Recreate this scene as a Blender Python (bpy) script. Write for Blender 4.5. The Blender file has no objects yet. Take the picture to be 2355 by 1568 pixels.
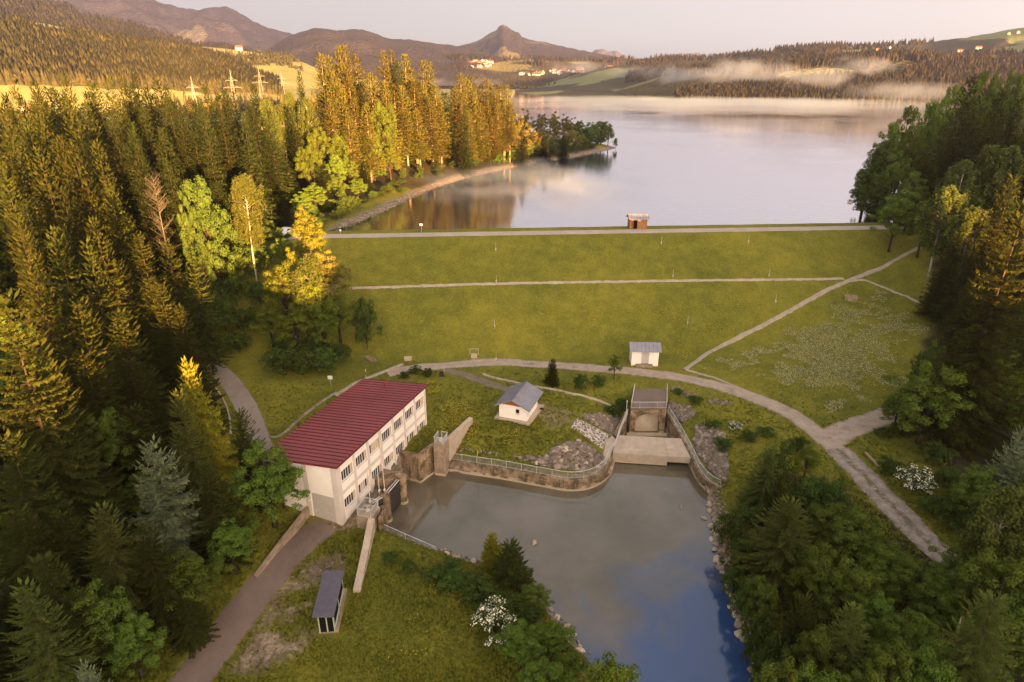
import bpy, math, random
import numpy as np
from mathutils import Vector, Matrix
random.seed(7); RNG = np.random.default_rng(7)
SC = bpy.context.scene
COL = SC.collection
D = bpy.data
rad = math.radians

# ------------------------------------------------------------------ camera
TH = rad(22.48); FL = 1471.3; CAMZ = 50.0
CT, ST = math.cos(TH), math.sin(TH)
cam = D.cameras.new('camera'); cam.lens = 22.5; cam.sensor_width = 36; cam.clip_end = 20000; cam.clip_start = .5
co = D.objects.new('camera', cam); COL.objects.link(co)
co.location = (0, 0, CAMZ); co.rotation_euler = (rad(90) - TH, 0, 0)
SC.camera = co

def ray(u, v):
    d = v - 784.0
    return (u - 1177.0, CT * FL - ST * d, -ST * FL - CT * d)
def at(u, v, z):
    r = ray(u, v); t = (z - CAMZ) / r[2]
    return (r[0] * t, r[1] * t, z)
def atY(u, v, Y):
    r = ray(u, v); t = Y / r[1]
    return (r[0] * t, Y, CAMZ + r[2] * t)
def Z1(x, y): return (x / 3.409 + 640) / 1.0875, (y / 3.409 + 920) / 1.0875
def Z2(x, y): return (x / 3.182 + 1080) / 1.0875, (y / 3.182 + 880) / 1.0875

# ------------------------------------------------------------------ objects
def tag(o, label=None, cat=None, group=None, kind=None):
    if label: o['label'] = label
    if cat: o['category'] = cat
    if group: o['group'] = group
    if kind: o['kind'] = kind
    return o
def empty(name, loc=(0, 0, 0), rz=0.0):
    o = D.objects.new(name, None); COL.objects.link(o)
    o.location = loc; o.rotation_euler = (0, 0, rz); o.empty_display_size = .2
    return o
def npmesh(name, V, F, mats=(), idx=None, smooth=False):
    """V (N,3); F (M,k) array"""
    V = np.asarray(V, dtype=np.float32); F = np.asarray(F, dtype=np.int32)
    me = D.meshes.new(name)
    k = F.shape[1]
    me.vertices.add(len(V)); me.vertices.foreach_set('co', V.ravel())
    me.loops.add(F.size); me.loops.foreach_set('vertex_index', F.ravel())
    me.polygons.add(len(F)); me.polygons.foreach_set('loop_start', np.arange(0, F.size, k, dtype=np.int32))
    me.polygons.foreach_set('loop_total', np.full(len(F), k, dtype=np.int32))
    if idx is not None: me.polygons.foreach_set('material_index', np.asarray(idx, dtype=np.int32))
    if smooth: me.polygons.foreach_set('use_smooth', np.ones(len(F), dtype=bool))
    for m in mats: me.materials.append(m)
    me.update(calc_edges=True); me.validate()
    return me
def link(name, me, parent=None, loc=(0, 0, 0)):
    o = D.objects.new(name, me); COL.objects.link(o)
    o.location = loc
    if parent: o.parent = parent
    return o
class MB:
    """collects boxes, bars, prisms; build() links ONE mesh object"""
    def __init__(s): s.v = []; s.f = []; s.mi = []
    def add(s, vs, fs, mi=0):
        n = len(s.v); s.v += [tuple(p) for p in vs]
        for f in fs: s.f.append([n + i for i in f]); s.mi.append(mi)
        return s
    def box(s, x0, x1, y0, y1, z0, z1, mi=0):
        vs = [(x0, y0, z0), (x1, y0, z0), (x1, y1, z0), (x0, y1, z0), (x0, y0, z1), (x1, y0, z1), (x1, y1, z1), (x0, y1, z1)]
        return s.add(vs, [(0, 3, 2, 1), (4, 5, 6, 7), (0, 1, 5, 4), (1, 2, 6, 5), (2, 3, 7, 6), (3, 0, 4, 7)], mi)
    def prism(s, poly, z0, z1, mi=0):
        n = len(poly)
        a = sum(poly[i][0] * poly[(i + 1) % n][1] - poly[(i + 1) % n][0] * poly[i][1] for i in range(n))
        if a < 0: poly = poly[::-1]
        zb = z0 if isinstance(z0, (list, tuple)) else [z0] * n
        zt = z1 if isinstance(z1, (list, tuple)) else [z1] * n
        if a < 0: zb = zb[::-1]; zt = zt[::-1]
        vs = [(p[0], p[1], zb[i]) for i, p in enumerate(poly)] + [(p[0], p[1], zt[i]) for i, p in enumerate(poly)]
        fs = [tuple(range(n - 1, -1, -1)), tuple(range(n, 2 * n))] + [(i, (i + 1) % n, n + (i + 1) % n, n + i) for i in range(n)]
        return s.add(vs, fs, mi)
    def tube(s, a, b, r, r2=None, n=6, mi=0):
        a, b = Vector(a), Vector(b); d = (b - a)
        if d.length < 1e-6: return s
        q = d.to_track_quat('Z', 'Y'); r2 = r if r2 is None else r2
        vs = []
        for p, rr in ((a, r), (b, r2)):
            for i in range(n):
                w = 2 * math.pi * i / n
                vs.append(p + q @ Vector((rr * math.cos(w), rr * math.sin(w), 0)))
        fs = [(i, (i + 1) % n, n + (i + 1) % n, n + i) for i in range(n)] + [tuple(range(n - 1, -1, -1)), tuple(range(n, 2 * n))]
        return s.add(vs, fs, mi)
    def path(s, pts, r, n=6, mi=0):
        for a, b in zip(pts, pts[1:]): s.tube(a, b, r, n=n, mi=mi)
        return s
    def strip(s, path, wid, z0, z1, mi=0):
        """wall along a plan polyline, wid to both sides; z0,z1 numbers or lists"""
        n = len(path); L = []; R = []
        for i, p in enumerate(path):
            a = Vector(path[max(0, i - 1)][:2]); b = Vector(path[min(n - 1, i + 1)][:2])
            t = (b - a).normalized(); nn = Vector((-t.y, t.x)); q = Vector(p[:2])
            L.append(q + nn * wid / 2); R.append(q - nn * wid / 2)
        zb = z0 if isinstance(z0, (list, tuple)) else [z0] * n
        zt = z1 if isinstance(z1, (list, tuple)) else [z1] * n
        vs = []
        for i in range(n):
            vs += [(L[i].x, L[i].y, zb[i]), (R[i].x, R[i].y, zb[i]), (R[i].x, R[i].y, zt[i]), (L[i].x, L[i].y, zt[i])]
        fs = [(0, 1, 2, 3), tuple(4 * (n - 1) + k for k in (3, 2, 1, 0))]
        for i in range(n - 1):
            for k in range(4):
                k2 = (k + 1) % 4
                fs.append((4 * i + k2, 4 * i + k, 4 * i + 4 + k, 4 * i + 4 + k2))
        return s.add(vs, fs, mi)
    def build(s, name, mats, parent=None, loc=(0, 0, 0), rz=0.0, smooth=False, bevel=0):
        me = D.meshes.new(name); me.from_pydata(s.v, [], s.f)
        if not isinstance(mats, (list, tuple)): mats = [mats]
        for m in mats: me.materials.append(m)
        me.polygons.foreach_set('material_index', s.mi)
        if smooth: me.polygons.foreach_set('use_smooth', [True] * len(s.f))
        me.update()
        o = link(name, me, parent, loc); o.rotation_euler = (0, 0, rz)
        if bevel:
            b = o.modifiers.new('bevel', 'BEVEL'); b.width = bevel; b.segments = 2; b.limit_method = 'ANGLE'
        return o
def local(o, p):  # world plan point -> local frame (origin, axes) helper not used for parenting
    return p

# ------------------------------------------------------------------ materials
class NT:
    def __init__(s, name):
        s.m = D.materials.new(name); s.m.use_nodes = True
        s.t = s.m.node_tree; s.b = s.t.nodes['Principled BSDF']; s.out = s.t.nodes['Material Output']
    def n(s, typ, **kw):
        nd = s.t.nodes.new('ShaderNode' + typ)
        for k, v in kw.items():
            if k.startswith('_'): setattr(nd, k[1:], v)
            else:
                key = int(k[1:]) if k[0] == 'i' and k[1:].isdigit() else k.replace('__', ' ')
                s.set(nd.inputs[key], v)
        return nd
    def set(s, inp, v):
        if isinstance(v, bpy.types.NodeSocket): s.t.links.new(v, inp)
        elif isinstance(v, bpy.types.Node): s.t.links.new(v.outputs[0], inp)
        else:
            if isinstance(v, (tuple, list)) and len(v) == 3 and inp.type == 'RGBA': v = (*v, 1)
            inp.default_value = v
    def pos(s): return s.n('NewGeometry').outputs['Position']
    def obj(s): return s.n('TexCoord').outputs['Object']
    def scale(s, vec, sc): return s.n('VectorMath', _operation='MULTIPLY', i0=vec, i1=sc).outputs[0]
    def noise(s, vec, sc, det=5, rough=.55, dist=0): return s.n('TexNoise', Vector=vec, Scale=sc, Detail=det, Roughness=rough, Distortion=dist).outputs[0]
    def vor(s, vec, sc, feature='F1', out=0): return s.n('TexVoronoi', _feature=feature, Vector=vec, Scale=sc).outputs[out]
    def ramp(s, fac, stops, interp='LINEAR'):
        r = s.n('ValToRGB', Fac=fac); e = r.color_ramp; e.interpolation = interp
        while len(e.elements) < len(stops): e.elements.new(.5)
        for el, (p, c) in zip(e.elements, stops):
            el.position = p; el.color = (*c, 1) if isinstance(c, (tuple, list)) else (c, c, c, 1)
        return r.outputs[0]
    def mix(s, fac, a, b, mode='MIX'):
        m = s.n('Mix', _data_type='RGBA', _blend_type=mode)
        s.set(m.inputs[0], fac); s.set(m.inputs[6], a); s.set(m.inputs[7], b)
        return m.outputs[2]
    def math(s, op, a, b=0.0, c=0.0):
        m = s.n('Math', _operation=op); s.set(m.inputs[0], a); s.set(m.inputs[1], b); s.set(m.inputs[2], c); return m.outputs[0]
    def attr(s, name): return s.n('Attribute', _attribute_name=name).outputs['Fac']
    def bump(s, h, st=.3, dist=.1): s.set(s.b.inputs['Normal'], s.n('Bump', Strength=st, Distance=dist, Height=h).outputs[0]); return s
    def base(s, c, rough=.9, spec=.3):
        s.set(s.b.inputs['Base Color'], c); s.set(s.b.inputs['Roughness'], rough); s.b.inputs['Specular IOR Level'].default_value = spec; return s

def simple(name, col, rough=.8, var=.15, sc=3.0, spec=.3, metal=0.0, bump=0.0, pos=True):
    k = NT(name); v = k.pos() if pos else k.obj()
    n1 = k.noise(v, sc, 6); 
    lo = tuple(c * (1 - var) for c in col); hi = tuple(min(1, c * (1 + var)) for c in col)
    k.base(k.ramp(n1, [(.3, lo), (.7, hi)]), rough, spec); k.b.inputs['Metallic'].default_value = metal
    if bump: k.bump(k.noise(v, sc * 6, 6), bump, .05)
    return k.m

def concrete(name, col, dark, streak=1.0):
    """weathered concrete: blotches, vertical run-off streaks, a pale scoured band at the water line"""
    k = NT(name); p = k.pos()
    sep = k.n('SeparateXYZ', Vector=p)
    st = k.noise(k.scale(p, (2.2, 2.2, .16)), 1.6, 6, .65)
    bl = k.noise(p, .55, 7, .65)
    f = k.ramp(k.math('MULTIPLY', k.math('ADD', st, bl), .5), [(.40, 0.), (.62, 1.)])
    c = k.mix(f, dark, col)
    fine = k.noise(p, 7, 6, .7)
    c = k.mix(k.ramp(fine, [(.45, 0.), (.75, .45)]), c, tuple(min(1, x * 1.35) for x in col))
    moss = k.ramp(k.math('MULTIPLY_ADD', st, .45, k.math('MULTIPLY', k.noise(p, .9, 6, .65), .55)), [(.47, 0.), (.56, .85 * streak)])
    c = k.mix(moss, c, (.05, .04, .02))
    wl = k.ramp(k.math('ADD', sep.outputs[2], k.math('MULTIPLY', k.noise(p, .9, 4), .35)), [(.0, 0.), (.18, 1.), (.50, 1.), (.56, 0.)])
    c = k.mix(k.math('MULTIPLY', wl, .8), c, (.52, .40, .26))
    k.base(c, .9, .25); k.bump(k.mix(.5, st, fine), .5, .06)
    return k.m

def foliage(name, c1, c2, c3=None, transl=.3, rnd=.5, sc=1.2):
    k = NT(name); o = k.obj()
    info = k.n('ObjectInfo')
    f = k.noise(o, sc, 4, .6)
    c = k.ramp(f, [(.32, c1), (.68, c2)])
    if c3: c = k.mix(k.ramp(k.noise(o, sc * 3.3, 3), [(.58, 0.), (.72, .8)]), c, c3)
    hs = k.n('HueSaturation', Color=c)
    k.set(hs.inputs['Value'], k.math('MULTIPLY_ADD', info.outputs['Random'], rnd, 1 - rnd / 2))
    k.set(hs.inputs['Hue'], k.math('MULTIPLY_ADD', info.outputs['Random'], .03, .485))
    dif = k.n('BsdfDiffuse', Color=hs.outputs[0]); tr = k.n('BsdfTranslucent', Color=hs.outputs[0])
    ms = k.n('MixShader', Fac=transl); k.set(ms.inputs[1], dif); k.set(ms.inputs[2], tr)
    k.set(k.out.inputs['Surface'], ms.outputs[0])
    return k.m

M = {}
M['white_wall'] = simple('white_plaster', (.86, .77, .69), .85, .05, .6)
M['wall_band'] = simple('grey_plaster_band', (.62, .53, .46), .85, .05, .8)
M['red_roof'] = None
def _roof():
    k = NT('red_metal_roof'); o = k.obj()
    n1 = k.noise(k.scale(o, (.25, .25, 1)), .8, 5)
    c = k.ramp(n1, [(.3, (.16, .018, .022)), (.7, (.225, .028, .032))])
    c = k.mix(k.ramp(k.noise(o, 6, 6), [(.5, 0.), (.8, .35)]), c, (.30, .08, .08))
    k.base(c, .34, .5); k.bump(k.noise(o, 1.2, 3), .08, .1); return k.m
M['red_roof'] = _roof()
M['roof_seam'] = simple('dark_red_seam', (.11, .014, .018), .45, .1)
def _grey():
    k = NT('grey_metal_roof'); o = k.obj()
    k.base(k.ramp(k.noise(o, .8, 5), [(.3, (.20, .19, .22)), (.7, (.29, .27, .30))]), .42, .5); return k.m
M['grey_roof'] = _grey()
M['grey_seam'] = simple('dark_grey_seam', (.12, .115, .13), .5, .1)
M['slate'] = simple('dark_slate_roof', (.11, .095, .12), .7, .15, 2)
M['glass'] = NT('dark_window_glass').base((.015, .014, .016), .06, .6).m
M['curtain'] = simple('pale_curtain', (.52, .38, .24), .8, .2, 2)
M['frame'] = simple('grey_window_frame', (.55, .49, .45), .6, .1)
M['steel'] = simple('galvanised_steel', (.52, .50, .49), .45, .1, 4, .5)
M['conc'] = concrete('weathered_concrete', (.42, .29, .18), (.13, .082, .045))
M['conc_pale'] = concrete('pale_concrete', (.52, .41, .31), (.38, .285, .20), .2)
M['conc_mid'] = concrete('mid_concrete', (.42, .315, .22), (.24, .165, .105), .5)
M['gate_wood'] = None
def _gate():
    k = NT('black_stop_log_boards'); p = k.pos()
    w = k.n('TexWave', _wave_type='BANDS', _bands_direction='Z', Vector=p, Scale=1.0, Distortion=1.2, Detail=3)
    k.base(k.ramp(w.outputs[0], [(.0, (.012, .010, .008)), (.55, (.045, .035, .028)), (1., (.075, .058, .045))]), .75, .3); k.bump(w.outputs[0], .6, .06); return k.m
M['gate_wood'] = _gate()
M['door_grey'] = simple('grey_door', (.46, .41, .35), .7, .06, 1.5)
def _wood(name, a, b):
    k = NT(name); o = k.obj()
    w = k.noise(k.scale(o, (7, 7, .5)), 1.6, 4, .6)
    k.base(k.ramp(w, [(.35, a), (.65, b)]), .8, .25); k.bump(w, .4, .03); return k.m
M['wood_red'] = _wood('reddish_gable_boards', (.22, .06, .02), (.40, .13, .045))
M['wood_hut'] = _wood('weathered_hut_boards', (.17, .075, .03), (.36, .18, .075))
M['wood_dark'] = simple('dark_timber', (.035, .022, .015), .9, .2)
M['pale_green'] = simple('pale_green_paint', (.40, .44, .30), .6, .1)
M['white'] = simple('white_paint', (.78, .74, .68), .6, .04)
M['red_paint'] = simple('red_paint', (.42, .04, .02), .6, .1)
M['yellow'] = simple('yellow_paint', (.55, .36, .02), .6, .1)
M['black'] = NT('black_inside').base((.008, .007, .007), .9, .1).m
def _stone(name, a, b, c, obj=True):
    k = NT(name); v = k.obj() if obj else k.pos(); info = k.n('ObjectInfo')
    n1 = k.noise(v, 1.8, 6, .65); n2 = k.noise(v, 9, 5, .7)
    col = k.mix(k.ramp(n2, [(.5, 0.), (.75, .6)]), k.ramp(n1, [(.3, a), (.7, b)]), c)
    hs = k.n('HueSaturation', Color=col); k.set(hs.inputs['Value'], k.math('MULTIPLY_ADD', info.outputs['Random'], .7, .65))
    k.base(hs.outputs[0], .9, .25); k.bump(n2, .5, .05); return k.m
M['rock'] = _stone('grey_brown_rock', (.13, .095, .068), (.33, .25, .185), (.46, .37, .285))
M['rock_pale'] = _stone('pale_tan_rock', (.30, .22, .155), (.50, .39, .29), (.60, .49, .38))
M['bark'] = _wood('brown_bark', (.026, .018, .012), (.062, .042, .028))
M['bark_pale'] = _wood('warm_pale_bark', (.20, .13, .085), (.36, .25, .17))
def _birch():
    k = NT('white_birch_bark'); o = k.obj()
    n = k.noise(k.scale(o, (3, 3, 9)), .8, 4, .6)
    k.base(k.ramp(n, [(.36, (.06, .05, .04)), (.46, (.40, .35, .30)), (.8, (.50, .44, .37))]), .8, .2); return k.m
M['bark_birch'] = _birch()
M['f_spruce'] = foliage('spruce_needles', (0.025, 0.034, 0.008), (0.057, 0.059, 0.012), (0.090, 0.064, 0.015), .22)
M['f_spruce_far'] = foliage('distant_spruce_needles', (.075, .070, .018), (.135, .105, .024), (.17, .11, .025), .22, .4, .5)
M['f_sprucesun'] = foliage('sun_toned_spruce_needles', (.062, .062, .014), (.115, .100, .020), (.16, .112, .026), .25)  # brighter golden copy; low-sun warmth is put into the needle colour
M['f_sprucelit'] = foliage('lit_toned_spruce_needles', (.050, .066, .016), (.100, .108, .024), (.15, .12, .028), .25, .3)  # lighter green-gold copy, the lit look is carried by the needle colour
M['f_spruceshade'] = foliage('shade_toned_spruce_needles', (.012, .019, .006), (.030, .036, .010), (.05, .042, .012), .15)  # darkened copy of the spruce needles, stands in for shade in the wood
M['f_fir'] = foliage('silver_fir_needles', (0.099, 0.122, 0.064), (0.186, 0.203, 0.099), (0.244, 0.232, 0.116), .25, .2)
M['f_larch'] = foliage('yellow_green_larch_needles', (0.174, 0.174, 0.019), (0.302, 0.256, 0.026), None, .35, .2)
M['f_broad'] = foliage('broad_green_leaves', (0.067, 0.107, 0.019), (0.140, 0.180, 0.026), (0.200, 0.208, 0.032), .35)
M['f_bright'] = foliage('bright_yellow_green_leaves', (.090, .122, .016), (.155, .175, .024), (.20, .19, .028), .4, .25)
M['f_birch'] = foliage('birch_leaves', (.068, .092, .020), (.125, .138, .030), (.16, .15, .036), .4, .3)
M['f_shrub'] = foliage('dark_shrub_leaves', (0.040, 0.070, 0.016), (0.087, 0.117, 0.024), (0.127, 0.140, 0.030), .3, .4)
M['f_willow'] = foliage('golden_scrub_leaves', (0.121, 0.116, 0.025), (0.190, 0.158, 0.031), (0.211, 0.163, 0.031), .35, .35)
M['f_poplar'] = foliage('yellow_green_poplar_leaves', (0.128, 0.140, 0.019), (0.187, 0.178, 0.024), None, .4, .2)
M['blossom'] = simple('cream_blossom', (.72, .66, .48), .8, .08)
M['twig'] = simple('bare_grey_twigs', (.075, .062, .048), .9, .2)
# ------------------------------------------------------------------ terrain heights
CTRL = [(-20,60,2),(-27,39,2.2),(-16,48,2.2),(0,81,4),(-10,90,4.2),(0,101,4),(20,97,4),(33,92,4),(42,81,4),(45,74,4),(45,54,3.5),(60,85,5),(5,88,4),(-5,50,2.5),(-10,40,2.5),(0,45,2.2),(5,38,1.8),
 (10,95,4),(-12,82,4),(-6,78,3.4),(3,76,3.0),(8,74,2.7),(-14,76,4),(12,85,3.9),(26,85,3.6),(30,85,3.7),(34,80,3.6),(32,70,3.0),(35,60,2.8),(38,50,2.8),(45,40,3.4),(60,40,5),
 (-45,92,5.8),(-50,97,6.3),(-55,105,9),(-60,115,13),(-55,125,16),(-50,135,18.8),(-50,150,19.5),(-70,140,19.5),(-70,110,14),(-65,95,10),(-60,80,8),(-75,70,11),(-90,90,15),(-110,120,19),(-50,60,6),(-45,45,6),(-60,40,8),(-70,55,10),(-40,30,5),(-30,55,3.4),(-34,62,4.3),(-38,70,4.3),(-31,72,4.2),(-26,85,4.9),(-34,85,4.9),(-36,97,5.3),(-20,95,4.2),(-24,78,4.2),(-25.5,60,2.2),(-30,46,2.6),
 (-30,115,5),(0,115,4),(30,115,4.5),(55,115,6.5),(60,100,6),(45,95,5),(70,110,8.4),(75,120,11),(68,126,12),(80,131,15.5),(88,138,18.5),(95,150,19.5),(92,162,18),(70,90,6.5),(72,100,8),(80,85,8),(85,100,12),(95,120,17),(110,140,24),(130,170,29),(140,200,31),(112,185,23),(100,80,13),(75,65,7),(58,55,4.8),(52,60,4.3),
 (-40,160,19),(-60,180,21),(-80,220,24),(-40,230,24),(-20,220,20),(-10,240,20),(10,255,21),(0,275,23),(20,285,20.5),(40,315,19),(-30,270,26),(-50,300,24),(-100,160,20),(-120,250,22),(-160,180,19),(-200,300,17),(-150,350,18),(-60,380,18),(0,330,20),
 (-20,30,2.2),(0,30,2),(-20,10,3),(20,20,1.5),(0,-40,3),(40,10,4),(-60,0,8),(80,0,12),(100,40,14),(-100,40,12),(0,-150,4),(-120,-100,6),(160,-100,12),(-300,200,17),(-300,500,17),(300,300,35),(300,100,34),(200,240,38),(-200,60,16),(0,600,18),(300,600,19),(600,600,20),(700,300,26),(-700,500,16)]
CTRL = np.array(CTRL, float)
def _rbf_fit(P):
    d = np.hypot(P[:, None, 0] - P[None, :, 0], P[:, None, 1] - P[None, :, 1])
    n = len(P); A = np.ones((n + 1, n + 1)); A[:n, :n] = d + np.eye(n) * -.4; A[n, n] = 0
    return np.linalg.solve(A, np.append(P[:, 2], 0))
_W = _rbf_fit(CTRL)
def base_h(x, y):
    z = np.full(x.shape, _W[-1])
    for i in range(len(CTRL)): z = z + _W[i] * np.hypot(x - CTRL[i, 0], y - CTRL[i, 1])
    return z
def sstep(a, b, x):
    t = np.clip((x - a) / (b - a), 0, 1); return t * t * (3 - 2 * t)
def poly_sdf(x, y, P):
    """positive outside, negative inside; also index of nearest edge"""
    P = np.asarray(P, float); n = len(P)
    best = np.full(x.shape, 1e9); idx = np.zeros(x.shape, int); ins = np.zeros(x.shape, bool)
    for i in range(n):
        a = P[i]; b = P[(i + 1) % n]; e = b - a
        t = np.clip(((x - a[0]) * e[0] + (y - a[1]) * e[1]) / (e @ e), 0, 1)
        d = np.hypot(x - a[0] - t * e[0], y - a[1] - t * e[1])
        m = d < best; best = np.where(m, d, best); idx = np.where(m, i, idx)
        c = ((a[1] > y) != (b[1] > y)) & (x < (b[0] - a[0]) * (y - a[1]) / (b[1] - a[1] + 1e-12) + a[0])
        ins ^= c
    return np.where(ins, -best, best), idx
# stilling pool outline (wall edges first)
WALLN = 14
POOL = [(-15.7,62.3),(-16.6,63.0),(-17.0,66.0),(-15.5,70.0),(-14.6,72.4),(-12.2,71.7),(-10.6,74.4),(-1.8,72.7),(4.5,70.7),(7.6,70.0),(11.0,71.0),(13.3,73.7),(14.3,76.4),(15.2,80.3),
        (17.2,86.0),(23.4,86.0),(24.0,80.0),(24.5,76.2),(24.7,71.6),(25.2,69.6),(24.4,65.0),(23.3,59.5),(22.6,51.4),(22.0,41.2),(22.5,28),(24,12),(22,2),(9,2),(9,20),(8.4,32),(7.5,41.2),(6.7,44.3),(4.6,48.4),(1.7,52.3),(-3.2,55.9),(-8.6,58.4),(-13.5,61.4)]
WALLE = set(range(0, 19))
_lp = [at(u, v, 17.5)[:2] for u, v in [(770,537),(812,513),(870,490),(940,458),(1000,430),(1070,408),(1150,390),(1230,374),(1300,364),(1370,350),(1418,339)]]
_far = [at(u, v, 17.5)[:2] for u, v in [(1185,209),(1290,210),(1400,213),(1500,217),(1600,220),(1700,224),(1800,228),(1950,232),(2080,235)]]
LAKE = [(-39, 138)] + _lp + [(44, 335), (22, 350), (0, 400), (-14, 600), (0, 1000), (8, 1500)] + _far + [(640, 760), (560, 560), (380, 400), (240, 290), (150, 218), (104, 180), (93, 166), (92.5, 150)]
def crest_edge(x): return 132.9 + .07 * x
def dam_h(x, y):
    d = (y - crest_edge(x)) * .9976
    z = 19 - np.maximum(0, -d) * .5 - np.maximum(0, d - 6.9) * .45
    z = z + .22 * sstep(4.3, 5.0, d) * (1 - sstep(6.3, 7.2, d))
    return z - np.maximum(0, np.abs(x - 22) - 68) * .5
def vnoise(x, y, s, seed=0):
    """cheap smooth value noise"""
    r = np.random.default_rng(seed); T = r.random((64, 64))
    fx = x / s; fy = y / s; ix = np.floor(fx).astype(int); iy = np.floor(fy).astype(int)
    tx = fx - ix; ty = fy - iy; tx = tx * tx * (3 - 2 * tx); ty = ty * ty * (3 - 2 * ty)
    g = lambda a, b: T[a % 64, b % 64]
    return (g(ix, iy) * (1 - tx) + g(ix + 1, iy) * tx) * (1 - ty) + (g(ix, iy + 1) * (1 - tx) + g(ix + 1, iy + 1) * tx) * ty
def shade_ridge(x):  # unseen rise behind the camera, spur and steps added to cut the sun
    return 33.6 - 2.8 * sstep(84, 91, x) + 7.9 * sstep(99, 110, x) + 55 * sstep(228, 246, x) * (1 - sstep(345, 385, x))
def height(x, y):
    x, y = np.broadcast_arrays(np.asarray(x, float), np.asarray(y, float))
    z = base_h(x, y)
    far = sstep(380, 620, np.hypot(x, y - 60))
    z = z * (1 - far) + 19.2 * far
    z = z + (vnoise(x, y, 9, 1) - .5) * .5 * sstep(0, 1, np.hypot(x, y - 80) / 200) + (vnoise(x, y, 3.1, 2) - .5) * .12
    rs = sstep(-70, -180, y)
    z = np.maximum(z, shade_ridge(x + .466 * np.minimum(y + 180, 0)) * rs + (vnoise(x, y, 14, 3) - .5) * 1.2 * rs + 2 * (1 - rs))
    near = (y > 120) & (y < 3000)
    d, _ = poly_sdf(x, y, LAKE)
    lk = np.where(d < 0, np.maximum(17.4 + d * .3, 10), 17.5 + d * .28 + .25 * np.minimum(d, 1))
    z = np.where(near & (d < 60), np.minimum(z, lk), z)
    dam = dam_h(x, y)
    z = np.where((y > 85) & (y < 175), np.maximum(z, dam), z)
    d, i = poly_sdf(x, y, POOL)
    wall = np.isin(i, list(WALLE)); hard = i <= 5
    pk = np.where(d < 0, np.maximum(-.25 + d * 1.2, -2.2), np.where(hard, -.2 + d * 9, np.where(wall, -.2 + np.minimum(d * 4, 1.4) + np.maximum(d - .5, 0) * .42, .12 + np.maximum(d - .2, 0) * .75)))
    z = np.where(d < 12, np.minimum(z, pk), z)
    return z
def axis(segs):
    out = []
    for a, b, st in segs:
        n = max(1, int(round((b - a) / st))); out += [a + (b - a) * i / n for i in range(n)]
    return np.array(out + [segs[-1][1]])
XS = axis([(-2600,-900,170),(-900,-400,60),(-400,-160,16),(-160,-75,4),(-75,-32,1.2),(-32,30,.5),(30,75,.9),(75,120,1.6),(120,220,5),(220,500,14),(500,1200,60),(1200,2600,170)])
YS = axis([(-420,-60,10),(-60,26,3),(26,90,.5),(90,145,.8),(145,200,1.6),(200,350,2.6),(350,500,8),(500,1000,30),(1000,1800,60),(1800,2800,200)])
GX, GY = np.meshgrid(XS, YS)
GZ = height(GX, GY)
def h(x, y):
    """height of the ground mesh itself (bilinear in its grid)"""
    x = np.asarray(x, float); y = np.asarray(y, float)
    i = np.clip(np.searchsorted(XS, x) - 1, 0, len(XS) - 2); j = np.clip(np.searchsorted(YS, y) - 1, 0, len(YS) - 2)
    tx = np.clip((x - XS[i]) / (XS[i + 1] - XS[i]), 0, 1); ty = np.clip((y - YS[j]) / (YS[j + 1] - YS[j]), 0, 1)
    return (GZ[j, i] * (1 - tx) + GZ[j, i + 1] * tx) * (1 - ty) + (GZ[j + 1, i] * (1 - tx) + GZ[j + 1, i + 1] * tx) * ty
def hf(x, y): return float(h(x, y))
def hit(u, v, tmax=2500):
    """where the sight line through photo point (u,v) meets the ground"""
    r = ray(u, v); L = math.sqrt(sum(c * c for c in r)); r = [c / L for c in r]
    t = 25.0
    while t < tmax:
        if CAMZ + r[2] * t < hf(r[0] * t, r[1] * t):
            a, b = t - max(.3, t * .006), t
            for _ in range(18):
                m = (a + b) / 2
                if CAMZ + r[2] * m < hf(r[0] * m, r[1] * m): b = m
                else: a = m
            return (r[0] * b, r[1] * b, hf(r[0] * b, r[1] * b))
        t += max(.3, t * .006)
    return (r[0] * t, r[1] * t, 19.0)
def inpoly(x, y, P): return poly_sdf(np.asarray(x, float), np.asarray(y, float), P)[0] < 0

# ------------------------------------------------------------------ ground mesh with kind-of-ground weights
def hp(L): return [hit(u, v)[:2] for u, v in L]
DIRT1 = hp([(500,1568),(560,1500),(600,1440),(665,1330),(700,1290),(790,1265),(800,1300),(760,1320),(730,1410),(690,1500),(610,1545)])
DIRT2 = [(-1.5,85.6),(4.2,86.6),(9.5,84.6),(9.0,81.5),(5.2,79.6),(4.0,82.5)]
DIRT3 = hp([(735,1200),(790,1225),(830,1195),(815,1165),(880,1120),(860,1110),(800,1175)])
FORESTL = [(-34,30),(-31.5,48),(-31,57),(-36,66),(-41,80),(-49,88),(-60,97),(-56,106),(-60,120),(-50,128),(-47,134),(-46,142),(-42,160),(-34,190),(-20,212),(-2,236),(16,262),(30,290),(44,312),(20,330),(-40,350),(-170,330),(-190,120),(-120,20)]
FORESTR = [(92,134),(84,124),(84,113),(72,104),(66,92),(62,84),(56,75),(52,62),(50,44),(50,20),(120,20),(330,100),(300,330),(160,225),(100,172)]
THICK = [(26,62),(31,67),(36,70),(41,66),(44,58),(46,45),(46,25),(24.5,25),(24.5,50)]
def soft(P, w): 
    d = poly_sdf(GX, GY, P)[0]; return 1 - sstep(-w, w, d + (vnoise(GX, GY, 2.3, 11) - .5) * w * 1.6)
wf = np.maximum(np.maximum(soft(FORESTL, 1.5), soft(FORESTR, 1.5)), soft(THICK, 1.2))
wd = np.maximum(np.maximum(soft(DIRT1, 1.2) * sstep(.22, .50, vnoise(GX, GY, 1.1, 5) * .5 + vnoise(GX, GY, 3.3, 6) * .5), soft(DIRT2, .8) * .55), soft(DIRT3, .5) * .9)
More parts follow.
